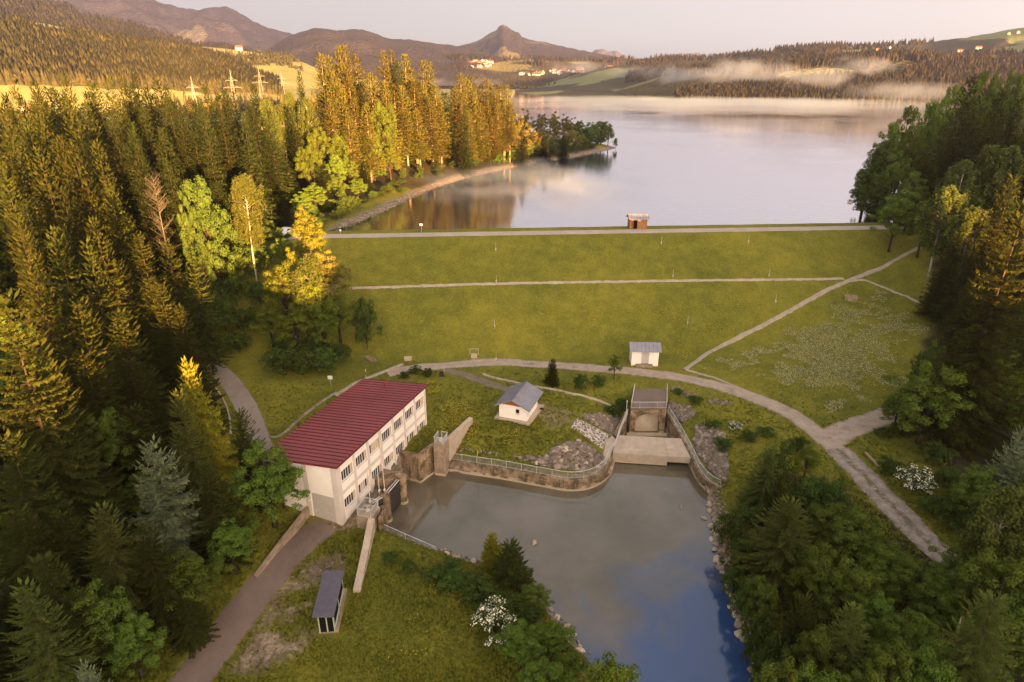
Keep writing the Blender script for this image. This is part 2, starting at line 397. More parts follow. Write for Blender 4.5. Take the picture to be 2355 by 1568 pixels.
dl = poly_sdf(GX, GY, LAKE)[0]
damd = (GY - crest_edge(GX))
ws = (1 - sstep(1.2, 3.2, dl + (vnoise(GX, GY, 5, 9) - .5) * 1.5)) * (dl < 30) * ~((np.abs(GX - 22) < 62) & (np.abs(damd - 3) < 4.2))
dp = poly_sdf(GX, GY, POOL)[0]
ws = np.maximum(ws, (1 - sstep(.6, 1.6, dp)) * (GY > 0) * (GY < 100))
wfl = sstep(420, 520, np.hypot(GX, GY))           # far fields
nY, nX = GX.shape
V = np.stack([GX.ravel(), GY.ravel(), GZ.ravel()], 1)
J, I = np.meshgrid(np.arange(nY - 1), np.arange(nX - 1), indexing='ij'); a = (J * nX + I).ravel()
F = np.stack([a, a + 1, a + nX + 1, a + nX], 1)
def _ground():
    k = NT('meadow_ground'); p = k.pos()
    big = k.noise(p, .045, 4, .55); mid = k.noise(p, .34, 6, .65); fin = k.noise(p, 2.6, 6, .72); vf = k.noise(p, 11, 3, .7)
    f = k.math('ADD', k.math('ADD', k.math('MULTIPLY', big, .26), k.math('MULTIPLY', mid, .32)), k.math('MULTIPLY', fin, .42))
    g = k.ramp(f, [(.37, (.074, .080, .013)), (.5, (.146, .137, .018)), (.63, (.23, .194, .025))])
    yel = k.math('MULTIPLY', k.ramp(k.noise(p, .16, 5, .7), [(.55, 0.), (.70, .6)]), k.ramp(fin, [(.45, 0.), (.62, 1.)]))
    g = k.mix(yel, g, (.24, .185, .016))
    g = k.mix(k.ramp(vf, [(.3, .3), (.5, 0.)]), g, (.06, .062, .010))
    fo = k.ramp(mid, [(.35, (.028, .022, .012)), (.65, (.055, .047, .018))])
    di = k.ramp(k.math('MULTIPLY', k.math('ADD', fin, mid), .5), [(.38, (.085, .058, .034)), (.5, (.19, .135, .088)), (.60, (.36, .27, .19))])
    st = k.ramp(k.vor(p, 1.6), [(.0, (.34, .26, .19)), (.5, (.22, .165, .12)), (.8, (.11, .085, .06))])
    fl = k.ramp(k.noise(p, .008, 3), [(.4, (.26, .23, .07)), (.6, (.36, .30, .10))])
    c = k.mix(k.attr('w_field'), g, fl)
    c = k.mix(k.attr('w_forest'), c, fo); c = k.mix(k.attr('w_dirt'), c, di); c = k.mix(k.attr('w_shore'), c, st)
    k.base(c, .95, .1); k.bump(k.mix(.4, mid, fin), .6, .2); return k.m
M['ground'] = _ground()
me = npmesh('ground', V, F, [M['ground']], smooth=True)
for nm, w in (('w_forest', wf), ('w_dirt', wd), ('w_shore', np.clip(ws, 0, 1)), ('w_field', wfl)):
    at_ = me.attributes.new(nm, 'FLOAT', 'POINT'); at_.data.foreach_set('value', np.asarray(w, np.float32).ravel())
tag(link('ground', me), kind='structure')

# ------------------------------------------------------------------ water
def water(name, P, z, m, ext=.9):
    # densify for nothing: one flat sheet a little beyond the shoreline
    P = [Vector(p) for p in P]; c = sum(P, Vector((0, 0))) / len(P)
    mb = MB(); n = len(P)
    me = D.meshes.new(name); me.from_pydata([(p.x, p.y, z) for p in P], [], [list(range(n))]); me.materials.append(m); me.update()
    return tag(link(name, me), kind='structure')
def _lake():
    k = NT('lake_water'); p = k.pos()
    b = k.noise(k.scale(p, (1, 1.6, 1)), .55, 4, .6); b2 = k.noise(p, .02, 4, .6)
    bm = k.n('Bump', Strength=k.ramp(b2, [(.40, .02), (.6, .10)]), Distance=.4, Height=b)
    gl = k.n('BsdfGlossy', Color=(.93, .90, .95, 1), Roughness=.05, Normal=bm.outputs[0])
    df = k.n('BsdfDiffuse', Color=(.05, .055, .065, 1))
    fr = k.n('LayerWeight', Blend=.35, Normal=bm.outputs[0])
    ms = k.n('MixShader', Fac=k.ramp(fr.outputs['Facing'], [(0., .35), (.6, .62), (.85, .90), (1., .97)])); k.set(ms.inputs[1], df); k.set(ms.inputs[2], gl)
    k.set(k.out.inputs['Surface'], ms.outputs[0]); return k.m
def _pool():
    k = NT('silty_sky_tinted_water'); p = k.pos()
    rip = k.noise(p, 2.2, 4, .6); rz = k.noise(p, .09, 3)
    bm = k.n('Bump', Strength=k.ramp(rz, [(.4, .015), (.65, .06)]), Distance=.2, Height=rip)
    sep = k.n('SeparateXYZ', Vector=p)
    # silt brown near the outlets; mirrored sky painted in as blue downstream
    n1 = k.noise(p, .16, 6, .6, .6)
    t = k.math('ADD', k.math('MULTIPLY_ADD', sep.outputs[1], -.055, 3.28), k.math('MULTIPLY_ADD', sep.outputs[0], .045, -.72))
    t = k.math('ADD', t, k.math('MULTIPLY_ADD', n1, 1.5, -.75))
    deep = k.ramp(t, [(.02, 0.), (.75, 1.)])
    silt = k.ramp(k.noise(p, .12, 5), [(.35, (.085, .068, .038)), (.65, (.14, .112, .078))])
    dk = k.ramp(k.noise(k.scale(p, (1, 1.4, 1)), .28, 7, .7, .8), [(.60, 0.), (.70, .4)])
    c = k.mix(deep, silt, (.028, .065, .17)); c = k.mix(dk, c, (.05, .045, .05))
    k.base(c, .04, .5); k.b.inputs['IOR'].default_value = 1.75; k.set(k.b.inputs['Normal'], bm.outputs[0]); return k.m
water('lake_water', [(-70, 136.5), (110, 149)] + [(160, 190), (300, 300), (700, 560), (900, 900), (600, 1300), (300, 1800), (-60, 1800), (-90, 600), (-60, 330), (-60, 200)], 17.5, _lake())
water('pool_water', [(-20, 58), (-20, 76), (14, 78), (14, 92), (28, 92), (30, 40), (30, -6), (0, -6), (2, 40), (-6, 54)], 0.0, _pool())

# ------------------------------------------------------------------ roads and paths laid on the ground
def smooth_path(P, step=.8):
    P = [Vector(p) for p in P]; out = []
    for i in range(len(P) - 1):
        p0 = P[max(0, i - 1)]; p1 = P[i]; p2 = P[i + 1]; p3 = P[min(len(P) - 1, i + 2)]
        n = max(1, int((p2 - p1).length / step))
        for k in range(n):
            t = k / n
            out.append(.5 * ((2 * p1) + (p2 - p0) * t + (2 * p0 - 5 * p1 + 4 * p2 - p3) * t * t + (3 * p1 - p0 - 3 * p2 + p3) * t ** 3))
    return out + [P[-1]]
def ribbon(name, P, w, m, lift=.07, ragged=.12, step=.6, thick=0.0, kind='structure', cols=6):
    P = smooth_path(P, step); n = len(P); V = []; U = []; cum = 0
    for i, p in enumerate(P):
        t = (P[min(n - 1, i + 1)] - P[max(0, i - 1)]).normalized(); nn = Vector((-t.y, t.x))
        ww = w(i / (n - 1)) if callable(w) else w
        el = (float(vnoise(np.array(p.x), np.array(p.y), .9, 21)) - .5) * 1.3 * ragged; er = (float(vnoise(np.array(p.x), np.array(p.y), .9, 22)) - .5) * 1.3 * ragged
        if i: cum += (p - P[i - 1]).length
        for c in range(cols + 1):
            s = -ww / 2 - el + (ww + el + er) * c / cols
            q = p + nn * s
            e = min(c, cols - c)
            V.append((q.x, q.y, hf(q.x, q.y) + (lift + thick if e else (-.05 if thick else .012)))); U.append(c / cols)
    V = np.array(V); a = np.array([[i * (cols + 1) + c for c in range(cols)] for i in range(n - 1)]).ravel()
    F = np.stack([a, a + cols + 1, a + cols + 2, a + 1], 1)
    me = npmesh(name, V, F, [m], smooth=not thick)
    at_ = me.attributes.new('across', 'FLOAT', 'POINT'); at_.data.foreach_set('value', np.array(U, np.float32))
    o = link(name, me)
    if kind: o['kind'] = kind
    return o
def _gravel(name, a, b, grass=.0, tracks=False):
    k = NT(name); p = k.pos(); ac = k.attr('across')
    n1 = k.noise(p, .8, 6, .65); n2 = k.noise(p, 6, 4, .7)
    c = k.ramp(k.math('MULTIPLY_ADD', n2, .4, k.math('MULTIPLY', n1, .6)), [(.35, a), (.65, b)])
    e = k.math('ABSOLUTE', k.math('SUBTRACT', ac, .5))
    if tracks:
        tr = k.ramp(e, [(.0, .9), (.10, .6), (.16, .0), (.30, .0), (.44, .5), (.5, 1.)])
    else: tr = k.ramp(e, [(.0, .25), (.08, .0), (.36, .0), (.5, 1.)])
    gm = k.math('MULTIPLY', tr, k.ramp(k.noise(p, 1.7, 6, .7), [(.40, 0.), (.54, 1.)]))
    c = k.mix(k.math('MULTIPLY', gm, grass), c, (.085, .078, .022))
    c = k.mix(k.ramp(k.noise(p, .45, 6, .7), [(.56, 0.), (.66, .45)]), c, tuple(q * .5 for q in a))
    k.base(c, .92, .2); k.bump(k.mix(.5, n1, n2), .5, .05); return k.m
def _asphalt(name, a, b):
    k = NT(name); p = k.pos()
    c = k.ramp(k.noise(k.scale(p, (1, .5, 1)), .35, 6, .65), [(.35, a), (.65, b)])
    c = k.mix(k.ramp(k.noise(p, 9, 4, .7), [(.45, 0.), (.8, .5)]), c, tuple(x * 1.6 for x in b))
    c = k.mix(k.ramp(k.noise(p, .5, 5, .7), [(.62, 0.), (.72, .5)]), c, tuple(x * .5 for x in a))
    k.base(c, .9, .25); k.bump(k.noise(p, 14, 3), .3, .02); return k.m
M['gravel'] = _gravel('pinkish_gravel', (.27, .20, .15), (.42, .33, .26), .75)
M['gravel_tracks'] = _gravel('rutted_gravel', (.17, .13, .105), (.40, .32, .27), 1.0, True)
M['path'] = _gravel('pale_narrow_path', (.27, .21, .14), (.43, .35, .26), 1.0)
M['track'] = _gravel('earthy_track', (.13, .10, .065), (.22, .17, .115), .8)
M['asphalt'] = _asphalt('brown_worn_asphalt', (.125, .086, .066), (.18, .128, .098))
M['asphalt_pale'] = _asphalt('pale_worn_asphalt', (.20, .155, .12), (.28, .22, .175))
M['crest_tar'] = _asphalt('pale_crest_asphalt', (.33, .26, .20), (.41, .325, .26))
def G(*L): return hp(L)
ribbon('road', G((890,858),(960,846),(1050,838),(1150,833),(1250,838),(1340,845),(1440,852),(1540,864),(1640,884),(1740,916),(1820,953),(1885,1000),(1940,1050)), 3.0, M['gravel'], .08, .25)
ribbon('road', G((1925,1032),(1970,1078),(2010,1120),(2060,1172),(2110,1225),(2175,1285),(2240,1350)), lambda t: 3.6 - .5 * t, M['gravel_tracks'], .085, .3)
ribbon('road', G((1905,1010),(1940,990),(1990,972),(2050,950),(2110,915),(2180,880)), lambda t: 4.2 - 1.3 * t, M['gravel'], .09, .25)
ribbon('road', G((470,830),(500,850),(530,880),(560,925),(580,970),(592,1010),(604,1052),(600,1110)), 3.0, M['asphalt_pale'], .08, .1)
ribbon('road', G((752,1205),(700,1245),(640,1305),(580,1378),(510,1470),(440,1568),(380,1660)), lambda t: 3.7 - .2 * t, M['asphalt'], .08, .14)
ribbon('road', [(x, crest_edge(x) + 2.2) for x in range(-52, 96, 4)], 3.7, M['crest_tar'], .06, .06)
ribbon('path', G((790,663),(900,660),(1050,655),(1200,651),(1400,648),(1600,645),(1800,643),(1940,641)), .7, M['path'], .08, .16)
ribbon('path', G((1574,850),(1600,832),(1640,805),(1700,775),(1760,745),(1830,707),(1900,668),(1950,646),(2000,626),(2060,597),(2110,570)), .95, M['path'], .08, .14)
ribbon('path', G((1955,647),(1990,645),(2030,660),(2075,678),(2110,695),(2150,715),(2180,733)), .6, M['path'], .08, .25)
ribbon('path', G((1575,850),(1640,868),(1700,893),(1760,922),(1810,950),(1845,962)), .62, M['path'], .09, .2)
ribbon('road', G((1020,850),(1070,862),(1120,880),(1165,897),(1190,910)), 2.0, M['track'], .07, .3)
# pale gutters and low kerbs of stone beside the paths
ribbon('stone_kerb', G(*[Z2(*q) for q in [(405,180),(450,195),(540,222),(650,245),(760,270),(880,290),(1000,310),(1120,340),(1240,365),(1330,392),(1390,420),(1440,445)]]), .42, M['path'], .22, .15, .5, .06, kind=None)
tag(D.objects['stone_kerb'], 'thin crooked line of pale stones edging the grass bank behind the small white house', 'kerb')
o = ribbon('stone_gutter', G((770,912),(790,898),(820,880),(850,868),(880,856),(905,846),(925,838)), .75, M['path'], .12, .12, .5, .08, kind=None)
tag(o, 'pale stone gutter curving from the red roof up to the gravel road', 'gutter')
o = ribbon('stone_gutter', G((618,1004),(645,1002),(690,962),(730,930),(775,902)), .5, M['conc_mid'], .1, .1, .5, .05, kind=None)
tag(o, 'narrow grey gutter along the uphill eave of the red roof', 'gutter')
o = ribbon('stone_kerb', G((467,862),(485,880),(505,905),(520,935),(528,965),(530,1000)), .3, M['path'], .1, .08, .5, .08, kind=None)
tag(o, 'pale kerb on the inner side of the curving lane beside the spruces', 'kerb')
# ================================================================== the powerhouse
BU = Vector((.345, .9386)); BANG = math.atan2(BU.y, BU.x); P0 = Vector((-19.6, 60.2)); BV = Vector((-BU.y, BU.x))
def bl(x, y): p = P0 + BU * x + BV * y; return (p.x, p.y)
ph = empty('powerhouse', (P0.x, P0.y, 0), BANG)
tag(ph, 'long white two-storey powerhouse under a dark red metal roof beside the pool', 'building')
BLEN, BWID, ZR, ZL = 21.4, 10.0, 9.92, 9.05
def zt(y): return ZR + (ZL - ZR) * y / BWID
mb = MB(); T = .3
WB = [(3.72, 4.98), (7.42, 8.74)]            # lower and upper window rows
nb = 7; pit = (BLEN - .75) / nb
bays = [(.75 + i * pit, .75 + (i + 1) * pit) for i in range(nb)]
wins = [(a + .16, b - .50) for a, b in bays]
# pool side: solid strips, and piers between the openings
def vface(x0, x1, z0, z1): mb.box(x0, x1, 0, T, z0, z1)
vface(0, BLEN, -1.2, WB[0][0]); vface(0, BLEN, WB[0][1], WB[1][0]); vface(0, BLEN, WB[1][1], ZR)
for (z0, z1) in WB:
    xs = [0] + [q for w_ in wins for q in w_] + [BLEN]
    for i in range(0, len(xs), 2): vface(xs[i], xs[i + 1], z0, z1)
# gable with the door opening, rear gable, uphill side
DY0, DY1, DZ = .75, 3.9, 5.65
def gable(x0, x1, y0, y1, z0, top=None):
    if top is None: mb.prism([(x0, y0), (x1, y0), (x1, y1), (x0, y1)], z0, [zt(y0), zt(y0), zt(y1), zt(y1)])
    else: mb.box(x0, x1, y0, y1, z0, top)
gable(0, T, T, DY0, -1.2); gable(0, T, DY0, DY1, DZ); gable(0, T, DY1, BWID, -1.2)
gable(BLEN - T, BLEN, T, BWID, -1.2); gable(T, BLEN - T, BWID - T, BWID, -1.2)
mb.build('wall', M['white_wall'], ph)
for i in range(nb + 1):                                   # grey pilasters of the pool side
    x = 0 if i == 0 else bays[i - 1][1] - .42
    MB().box(x if i else -.06, x + (.72 if i == 0 else .42), -.06, 0, 1.6, ZR - .05).build('pilaster', M['wall_band'], ph)
for a, b in bays:
    MB().box(a, b - .42, -.03, 0, 5.75, 6.22).build('floor_band', M['wall_band'], ph)
for y0, y1 in ((.0, .72), (3.95, 4.65), (9.3, 10.0)):
    MB().prism([(-.05, y0), (0, y0), (0, y1), (-.05, y1)], 1.2, [zt(y0) - .05, zt(y0) - .05, zt(y1) - .05, zt(y1) - .05]).build('pilaster', M['wall_band'], ph)
MB().box(-.05, BLEN, -.07, 0, .9, 1.58).build('plinth', M['conc_mid'], ph)
rw = random.Random(3)
for r, (z0, z1) in enumerate(WB):
    for i, (a, b) in enumerate(wins):
        n = 5; f = MB(); fw = .055; y0, y1 = .06, .13
        f.box(a, b, y0, y1, z0, z0 + fw).box(a, b, y0, y1, z1 - fw, z1)
        st = (b - a) / n
        for k in range(n + 1):
            x = a + k * st; f.box(max(a, x - .06), min(b, x + .06), y0 - .003, y1 - .003, z0 + fw, z1 - fw)
        win = f.build('window', M['frame'], ph)
        g = MB()
        for k in range(n):
            cur = 1 if (k == n - 1 or rw.random() < .22) else 0
            g.box(a + k * st + .04, a + (k + 1) * st - .04, .10, .12, z0 + fw, z1 - fw, 0 if not cur else 1)
        g.build('pane', [M['glass'], M['curtain']], win)
        MB().box(a - .05, b + .05, -.10, .05, z0 - .09, z0 - .01).build('sill', M['frame'], win)
# gable door: two leaves with panel joints
dr = MB()
for k in range(2):
    for j in range(3):
        y0 = DY0 + .06 + k * (DY1 - DY0 - .12) / 2; z0 = 2.06 + j * (DZ - 2.06) / 3
        dr.box(.08 + .004 * ((k + j) % 2), .16, y0 + .012, y0 + (DY1 - DY0 - .12) / 2 - .012, z0 + .012, z0 + (DZ - 2.06) / 3 - .012)
dr.box(.161, .2, DY0, DY1, 1.9, DZ)
door = dr.build('door', M['door_grey'], ph)
MB().box(.02, .08, DY1 - .55, DY1 - .40, 3.0, 3.35).build('handle', M['steel'], door)
MB().box(-.12, .0, 4.02, 4.18, 4.45, 4.65).tube((-.2, 4.1, 4.55), (-.1, 4.1, 4.55), .09, n=8).build('wall_lamp', M['white'], ph)
# roof: one tilted sheet with standing seams across its width
o_ = .32
rf = MB().prism([(-o_, -o_), (BLEN + o_, -o_), (BLEN + o_, BWID + o_), (-o_, BWID + o_)], [zt(-o_) + .02, zt(-o_) + .02, zt(BWID + o_) + .02, zt(BWID + o_) + .02], [zt(-o_) + .2, zt(-o_) + .2, zt(BWID + o_) + .2, zt(BWID + o_) + .2]).build('roof', M['red_roof'], ph)
sm = MB(); n = 31
for i in range(n + 1):
    x = -o_ + .06 + i * (BLEN + 2 * o_ - .12) / n
    a, b = zt(-o_) + .2, zt(BWID + o_) + .2
    q_ = .09 if i == 23 else .03
    sm.prism([(x - q_, -o_ + .02), (x + q_, -o_ + .02), (x + q_, BWID + o_ - .02), (x - q_, BWID + o_ - .02)], [a + .002, a + .002, b + .002, b + .002], [a + .06, a + .06, b + .06, b + .06])
sm.build('roof_seam', M['roof_seam'], rf)
def rz(y): return zt(y) + .2
sg = MB()
for (xa, ya, xb, yb) in ((13.2, 3.4, 17.4, 3.1), (13.6, 5.2, 17.2, 4.9)):
    sg.tube((xa, ya, rz(ya) + .12), (xb, yb, rz(yb) + .12), .018)
for k in range(6):
    x = 13.5 + k * .7; sg.tube((x, 3.35, rz(3.35) + .12), (x, 5.1, rz(5.1) + .12), .010)
sg.build('snow_guard', M['red_roof'], ph)
MB().tube((20.0, 5.6, rz(5.6)), (20.0, 5.6, rz(5.6) + .55), .1, n=8).tube((20.0, 5.6, rz(5.6) + .55), (20.0, 5.6, rz(5.6) + .62), .17, n=8).build('vent_pipe', M['red_roof'], ph)
gt = MB(); gt.box(-o_, BLEN + o_, -o_ - .12, -o_ - .003, zt(-o_) + .04, zt(-o_) + .16); gt.build('gutter', M['roof_seam'], ph)
for x in (8.9, 15.2): MB().tube((x, -.12, 1.7), (x, -.12, ZR), .045).build('downpipe', M['wall_band'], ph)
tag(MB().prism([bl(-.9, .5), bl(0, .5), bl(0, 4.1), bl(-.9, 4.1)], 1.6, 2.13).build('door_step', M['conc'], None), 'stained concrete threshold slab in front of the grey powerhouse door', 'slab')

# ------------------------------------------------------------------ railings
def railing(name, pts, label, hgt=1.05, post_gap=2.1, bars=True, mid=False, m=None, group=None, bar_gap=.16):
    """pts: 3-D foot line; posts, rails, infill bars"""
    m = m or M['steel']
    P = [Vector(p) for p in pts]; root = empty(name, P[0])
    tag(root, label, 'railing', group)
    L = [q - P[0] for q in P]
    up = Vector((0, 0, 1)); r = MB(); r.path([q + up * hgt for q in L], .034); r.build('top_rail', m, root)
    r = MB(); r.path([q + up * .12 for q in L], .018)
    if mid: r.path([q + up * hgt * .55 for q in L], .018)
    r.build('lower_rail', m, root)
    # resample
    cum = [0]
    for a, b in zip(L, L[1:]): cum.append(cum[-1] + (b - a).length)
    def pt(s):
        for i in range(len(L) - 1):
            if s <= cum[i + 1] + 1e-6: return L[i].lerp(L[i + 1], (s - cum[i]) / max(1e-6, cum[i + 1] - cum[i]))
        return L[-1]
    n = max(1, round(cum[-1] / post_gap))
    for k in range(n + 1):
        q = pt(cum[-1] * k / n); MB().tube(q, q + up * hgt, .03).build('post', m, root)
    if bars:
        b = MB(); nb_ = int(cum[-1] / bar_gap)
        for k in range(1, nb_):
            q = pt(cum[-1] * k / nb_); b.tube(q + up * .12, q + up * hgt, .011, n=4)
        b.build('infill_bars', m, root)
    return root
QUAY = [(-9.0, 74.6), (-1.8, 72.75), (4.5, 70.75), (6.2, 70.2), (7.6, 69.95), (9.4, 70.15), (11.0, 71.0), (12.3, 72.3), (13.2, 73.8), (14.0, 76.2)]
QUAY_S = [tuple(p) for p in smooth_path(QUAY[2:], .5)]; QUAY_S = [QUAY[0], QUAY[1]] + QUAY_S
def inset(path, d):
    out = []; n = len(path)
    for i, p in enumerate(path):
        a = Vector(path[max(0, i - 1)]); b = Vector(path[min(n - 1, i + 1)]); t = (b - a).normalized(); out.append((p[0] - t.y * d, p[1] + t.x * d))
    return out
qi = inset(QUAY_S, .45)
mb = MB().strip(qi, .9, -2.0, 1.4); mb.strip(inset(QUAY_S, -.12), .5, -2.0, .36)
tag(mb.build('quay_wall', M['conc'], None), 'long stained concrete quay wall with a rounded end between lawn and pool', 'wall')
DECK = [(14.0, 76.25), (24.5, 74.95), (24.45, 79.95), (15.6, 80.9)]
rl = [(x, y, 1.4) for x, y in qi] + [(14.35, 77.0, 1.68), (15.55, 80.8, 1.75), (16.4, 82.6, 2.4), (17.35, 84.6, 3.0)]
railing('quay_railing', rl, 'long galvanised railing following the quay wall round its curve to the tunnel outlet')
tag(MB().tube((-4.6, 73.2, -1.), (-4.6, 73.2, 3.1), .05).tube((-4.6, 73.2, 3.1), (-4.6, 73.2, 3.9), .052, mi=1).build('gauge_pole', [M['conc_mid'], M['yellow']], None), 'thin yellow-tipped pole standing in front of the quay wall', 'pole')
# outlet bridge deck
b = MB()
def lerp2(a, c, t): return (a[0] + (c[0] - a[0]) * t, a[1] + (c[1] - a[1]) * t)
q72n, q72f = lerp2(DECK[0], DECK[1], .71), lerp2(DECK[3], DECK[2], .71)
b.prism([DECK[0], q72n, q72f, DECK[3]], .12, 1.7); b.prism([q72n, DECK[1], DECK[2], q72f], .72, 1.7)
dk = b.build('bridge_deck', M['conc_pale'], None, bevel=.04); tag(dk, 'broad flat pale concrete slab bridging the outlet channel below the arched tunnel', 'bridge')
tag(MB().prism([(12.45, 75.5), (13.35, 75.0), (15.0, 79.9), (14.6, 80.9), (13.6, 79.6)], .2, 1.6).build('side_slab', M['conc_pale'], None), 'pale concrete apron slab between the cobbled slope and the bridge deck', 'slab')
wl = MB().strip([(15.1, 80.9), (16.0, 82.8), (17.4, 85.4)], .6, -2, [1.72, 2.35, 3.0]).build('basin_wall', M['conc'], None)
tag(wl, 'short sloping concrete side wall left of the arched tunnel mouth', 'wall')
WING = [(23.6, 85.4), (24.75, 80.0), (24.9, 75.2), (24.95, 72.4), (25.3, 70.6), (25.9, 69.4), (26.7, 68.7)]
WZ = [3.0, 1.85, 1.72, 1.6, 1.5, 1.4, 1.3]
tag(MB().strip(WING, .6, -2, WZ).build('wing_wall', M['conc'], None), 'concrete wing wall on the right side of the outlet, flaring out to the riprap', 'wall')
railing('outlet_railing', [(p[0], p[1], z) for p, z in zip(WING, WZ)], 'galvanised railing running down the right side of the outlet to the riprap')
# arched tunnel outlet block
tx0, tx1, ty = 17.7, 23.0, 84.2; TZ = 4.15
ob = MB()
ac, aw, asp = (tx0 + tx1) / 2, 1.82, 1.75
arch = [(ac - aw, -.4)] + [(ac - aw * math.cos(a_), asp + 1.62 * math.sin(a_)) for a_ in [math.pi * k / 14 for k in range(15)]] + [(ac + aw, -.4)]
outer = []
for (x, z) in arch:
    t = (x - (ac - aw)) / (2 * aw)
    outer.append((tx0 if x < ac - aw + 1e-6 else tx1 if x > ac + aw - 1e-6 else tx0 + (tx1 - tx0) * t, TZ if (ac - aw + 1e-6 < x < ac + aw - 1e-6) else z))
outer[1] = (tx0, asp); outer[-2] = (tx1, asp)
outer.insert(2, (tx0, TZ)); arch.insert(2, arch[1]); outer.insert(len(outer) - 2, (tx1, TZ)); arch.insert(len(arch) - 2, arch[-2])
n = len(arch)
vs = [(x, ty, z) for x, z in outer] + [(x, ty, z) for x, z in arch] + [(x, ty + .75, z) for x, z in arch]
fs = [(i, i + 1, n + i + 1, n + i) for i in range(n - 1)] + [(n + i, n + i + 1, 2 * n + i + 1, 2 * n + i) for i in range(n - 1)]
ob.add(vs, fs)
ob.add([(tx0, ty, -1.5), (tx0, ty, TZ), (19.5, 90.6, TZ), (19.5, 90.6, -1.5)], [(0, 1, 2, 3)])
ob.add([(tx1, ty, -1.5), (tx1, ty, TZ), (24.5, 90.6, TZ), (24.5, 90.6, -1.5)], [(3, 2, 1, 0)])
ob.box(tx0 - .35, tx1 + .35, ty - .9, ty - .02, -1.5, .18)
tw = empty('tunnel_outlet', (0, 0, 0)); tag(tw, 'stained concrete outlet block with a big arched mouth and a railed top', 'outlet')
ob.build('portal', M['conc'], tw)
MB().box(ac - aw - .05, ac + aw + .05, ty + .751, ty + .9, -.6, 3.6).build('arch_backing', M['conc_pale'], tw)
MB().prism([(tx0 - .08, ty - .08), (tx1 + .08, ty - .08), (24.6, 90.7), (19.4, 90.7)], TZ + .002, TZ + .16).build('platform', M['asphalt'], tw)
railing('platform_railing', [(19.35, 90.5, TZ + .1), (tx0, ty, TZ + .16), (tx1, ty, TZ + .16), (24.45, 90.5, TZ + .1)], 'railing around three sides of the platform above the arched tunnel mouth', post_gap=2.6)
tag(MB().tube((17.0, 83.9, 2.2), (17.0, 83.9, 5.6), .05).box(16.9, 17.1, 83.85, 83.95, 5.6, 5.75).build('gauge_post', M['steel'], None), 'thin grey metal post beside the left corner of the tunnel outlet', 'post')
# left corner block beside the powerhouse, with its caged platform and descending wall
cb = MB().strip([bl(13.55, -.02), (-12.35, 71.75), (-10.55, 74.5)], .55, -2, [4.15, 4.15, 4.3]); cb.strip([bl(13.5, -.25), (-12.2, 71.55), (-10.3, 74.5)], .4, -2, .38)
tag(cb.build('corner_wall', M['conc'], None), 'tall streaked concrete corner wall holding the grass between powerhouse and pool', 'wall')
tag(MB().prism([(-10.45, 73.3), (-9.0, 72.95), (-8.55, 74.7), (-10.0, 75.05)], -2, 4.85).build('platform_block', M['conc_mid'], None), 'square concrete block with a caged top between the corner wall and the quay railing', 'block')
railing('platform_cage', [(-9.95, 74.9, 4.86), (-10.35, 73.4, 4.86), (-9.05, 73.05, 4.86), (-8.65, 74.6, 4.86), (-9.5, 74.85, 4.86)], 'railing cage on the square block between corner wall and quay', bars=True, post_gap=1.3, bar_gap=.13)
tag(MB().box(-.25, .25, -.15, .15, 0, .35).tube((0, 0, .35), (0, 0, .6), .06).tube((-.2, 0, .6), (.2, 0, .6), .03).build('winch', M['steel'], None, (-9.5, 74.0, 4.86)), 'small grey winch inside the cage on the square concrete block', 'winch')
tag(MB().strip([(-8.75, 74.6), (-7.4, 77.6), (-5.9, 81.0)], .6, [1, 2, 3], [4.8, 4.72, 4.6]).build('sloping_wall', M['conc_pale'], None), 'straight pale concrete wall running up the lawn from the caged block', 'wall')
# gates along the powerhouse front
g0, g1, g2 = Vector((-16.45, 62.2)), Vector((-15.35, 64.0)), Vector((-13.95, 67.3))
def pier(x, y, back, top, label):
    poly = []
    for k in range(9):
        a_ = -math.pi / 2 + math.pi * k / 8; c, s = math.cos(a_) * .52, math.sin(a_) * .52
        poly.append((x - BV.x * c + BU.x * s, y - BV.y * c + BU.y * s))
    poly += [(x + BV.x * back + BU.x * .52, y + BV.y * back + BU.y * .52), (x + BV.x * back - BU.x * .52, y + BV.y * back - BU.y * .52)]
    m = MB().prism(poly, -2, top); c = Vector((x, y))
    m.prism([((Vector(p) - c) * 1.14 + c)[:] for p in poly], -2, .3)
    tag(m.build('gate_pier', M['conc'], None), label, 'pier', 'round-nosed piers of the gates')
pier(-15.15, 63.75, .35, 3.75, 'round-nosed concrete pier standing nearest the caged block at the gates')
pier(-13.75, 67.35, 1.2, 3.95, 'round-nosed concrete pier at the far end of the black gates')
tag(MB().prism([bl(7.2, -.05), bl(9.4, -.05), bl(9.4, -2.3), bl(7.2, -2.3)], -1.5, 3.9).build('gate_block', M['conc'], None), 'bulky brown concrete block between the far gate pier and the powerhouse wall', 'block')
def gate(a, b_, label):
    d = (b_ - a); L = d.length; r = empty('sluice_gate', (a.x, a.y, 0), math.atan2(d.y, d.x)); tag(r, label, 'gate', 'black stop-log gates')
    mb = MB()
    for k in range(9): mb.box(0, L, -.1 + .012 * (k % 2), .1, .25 + k * .36, .25 + k * .36 + .35)
    mb.build('boards', M['gate_wood'], r)
    MB().tube((0, -.05, 3.62), (L, -.05, 3.62), .06).tube((0, .25, 3.66), (L, .25, 3.66), .05).build('lifting_beam', M['steel'], r)
gate(g0, Vector((-15.45, 63.45)), 'short black timber gate between the caged pier and the near round-nosed pier')
gate(Vector((-15.05, 64.1)), g2, 'long black timber gate between the two round-nosed piers')
tag(MB().prism([bl(.6, -.12), bl(7.1, -.12), bl(7.1, -2.2), bl(2.4, -2.55)], .6, 2.0).build('gate_deck', M['conc_mid'], None), 'narrow concrete deck between the black gates and the powerhouse wall', 'deck')
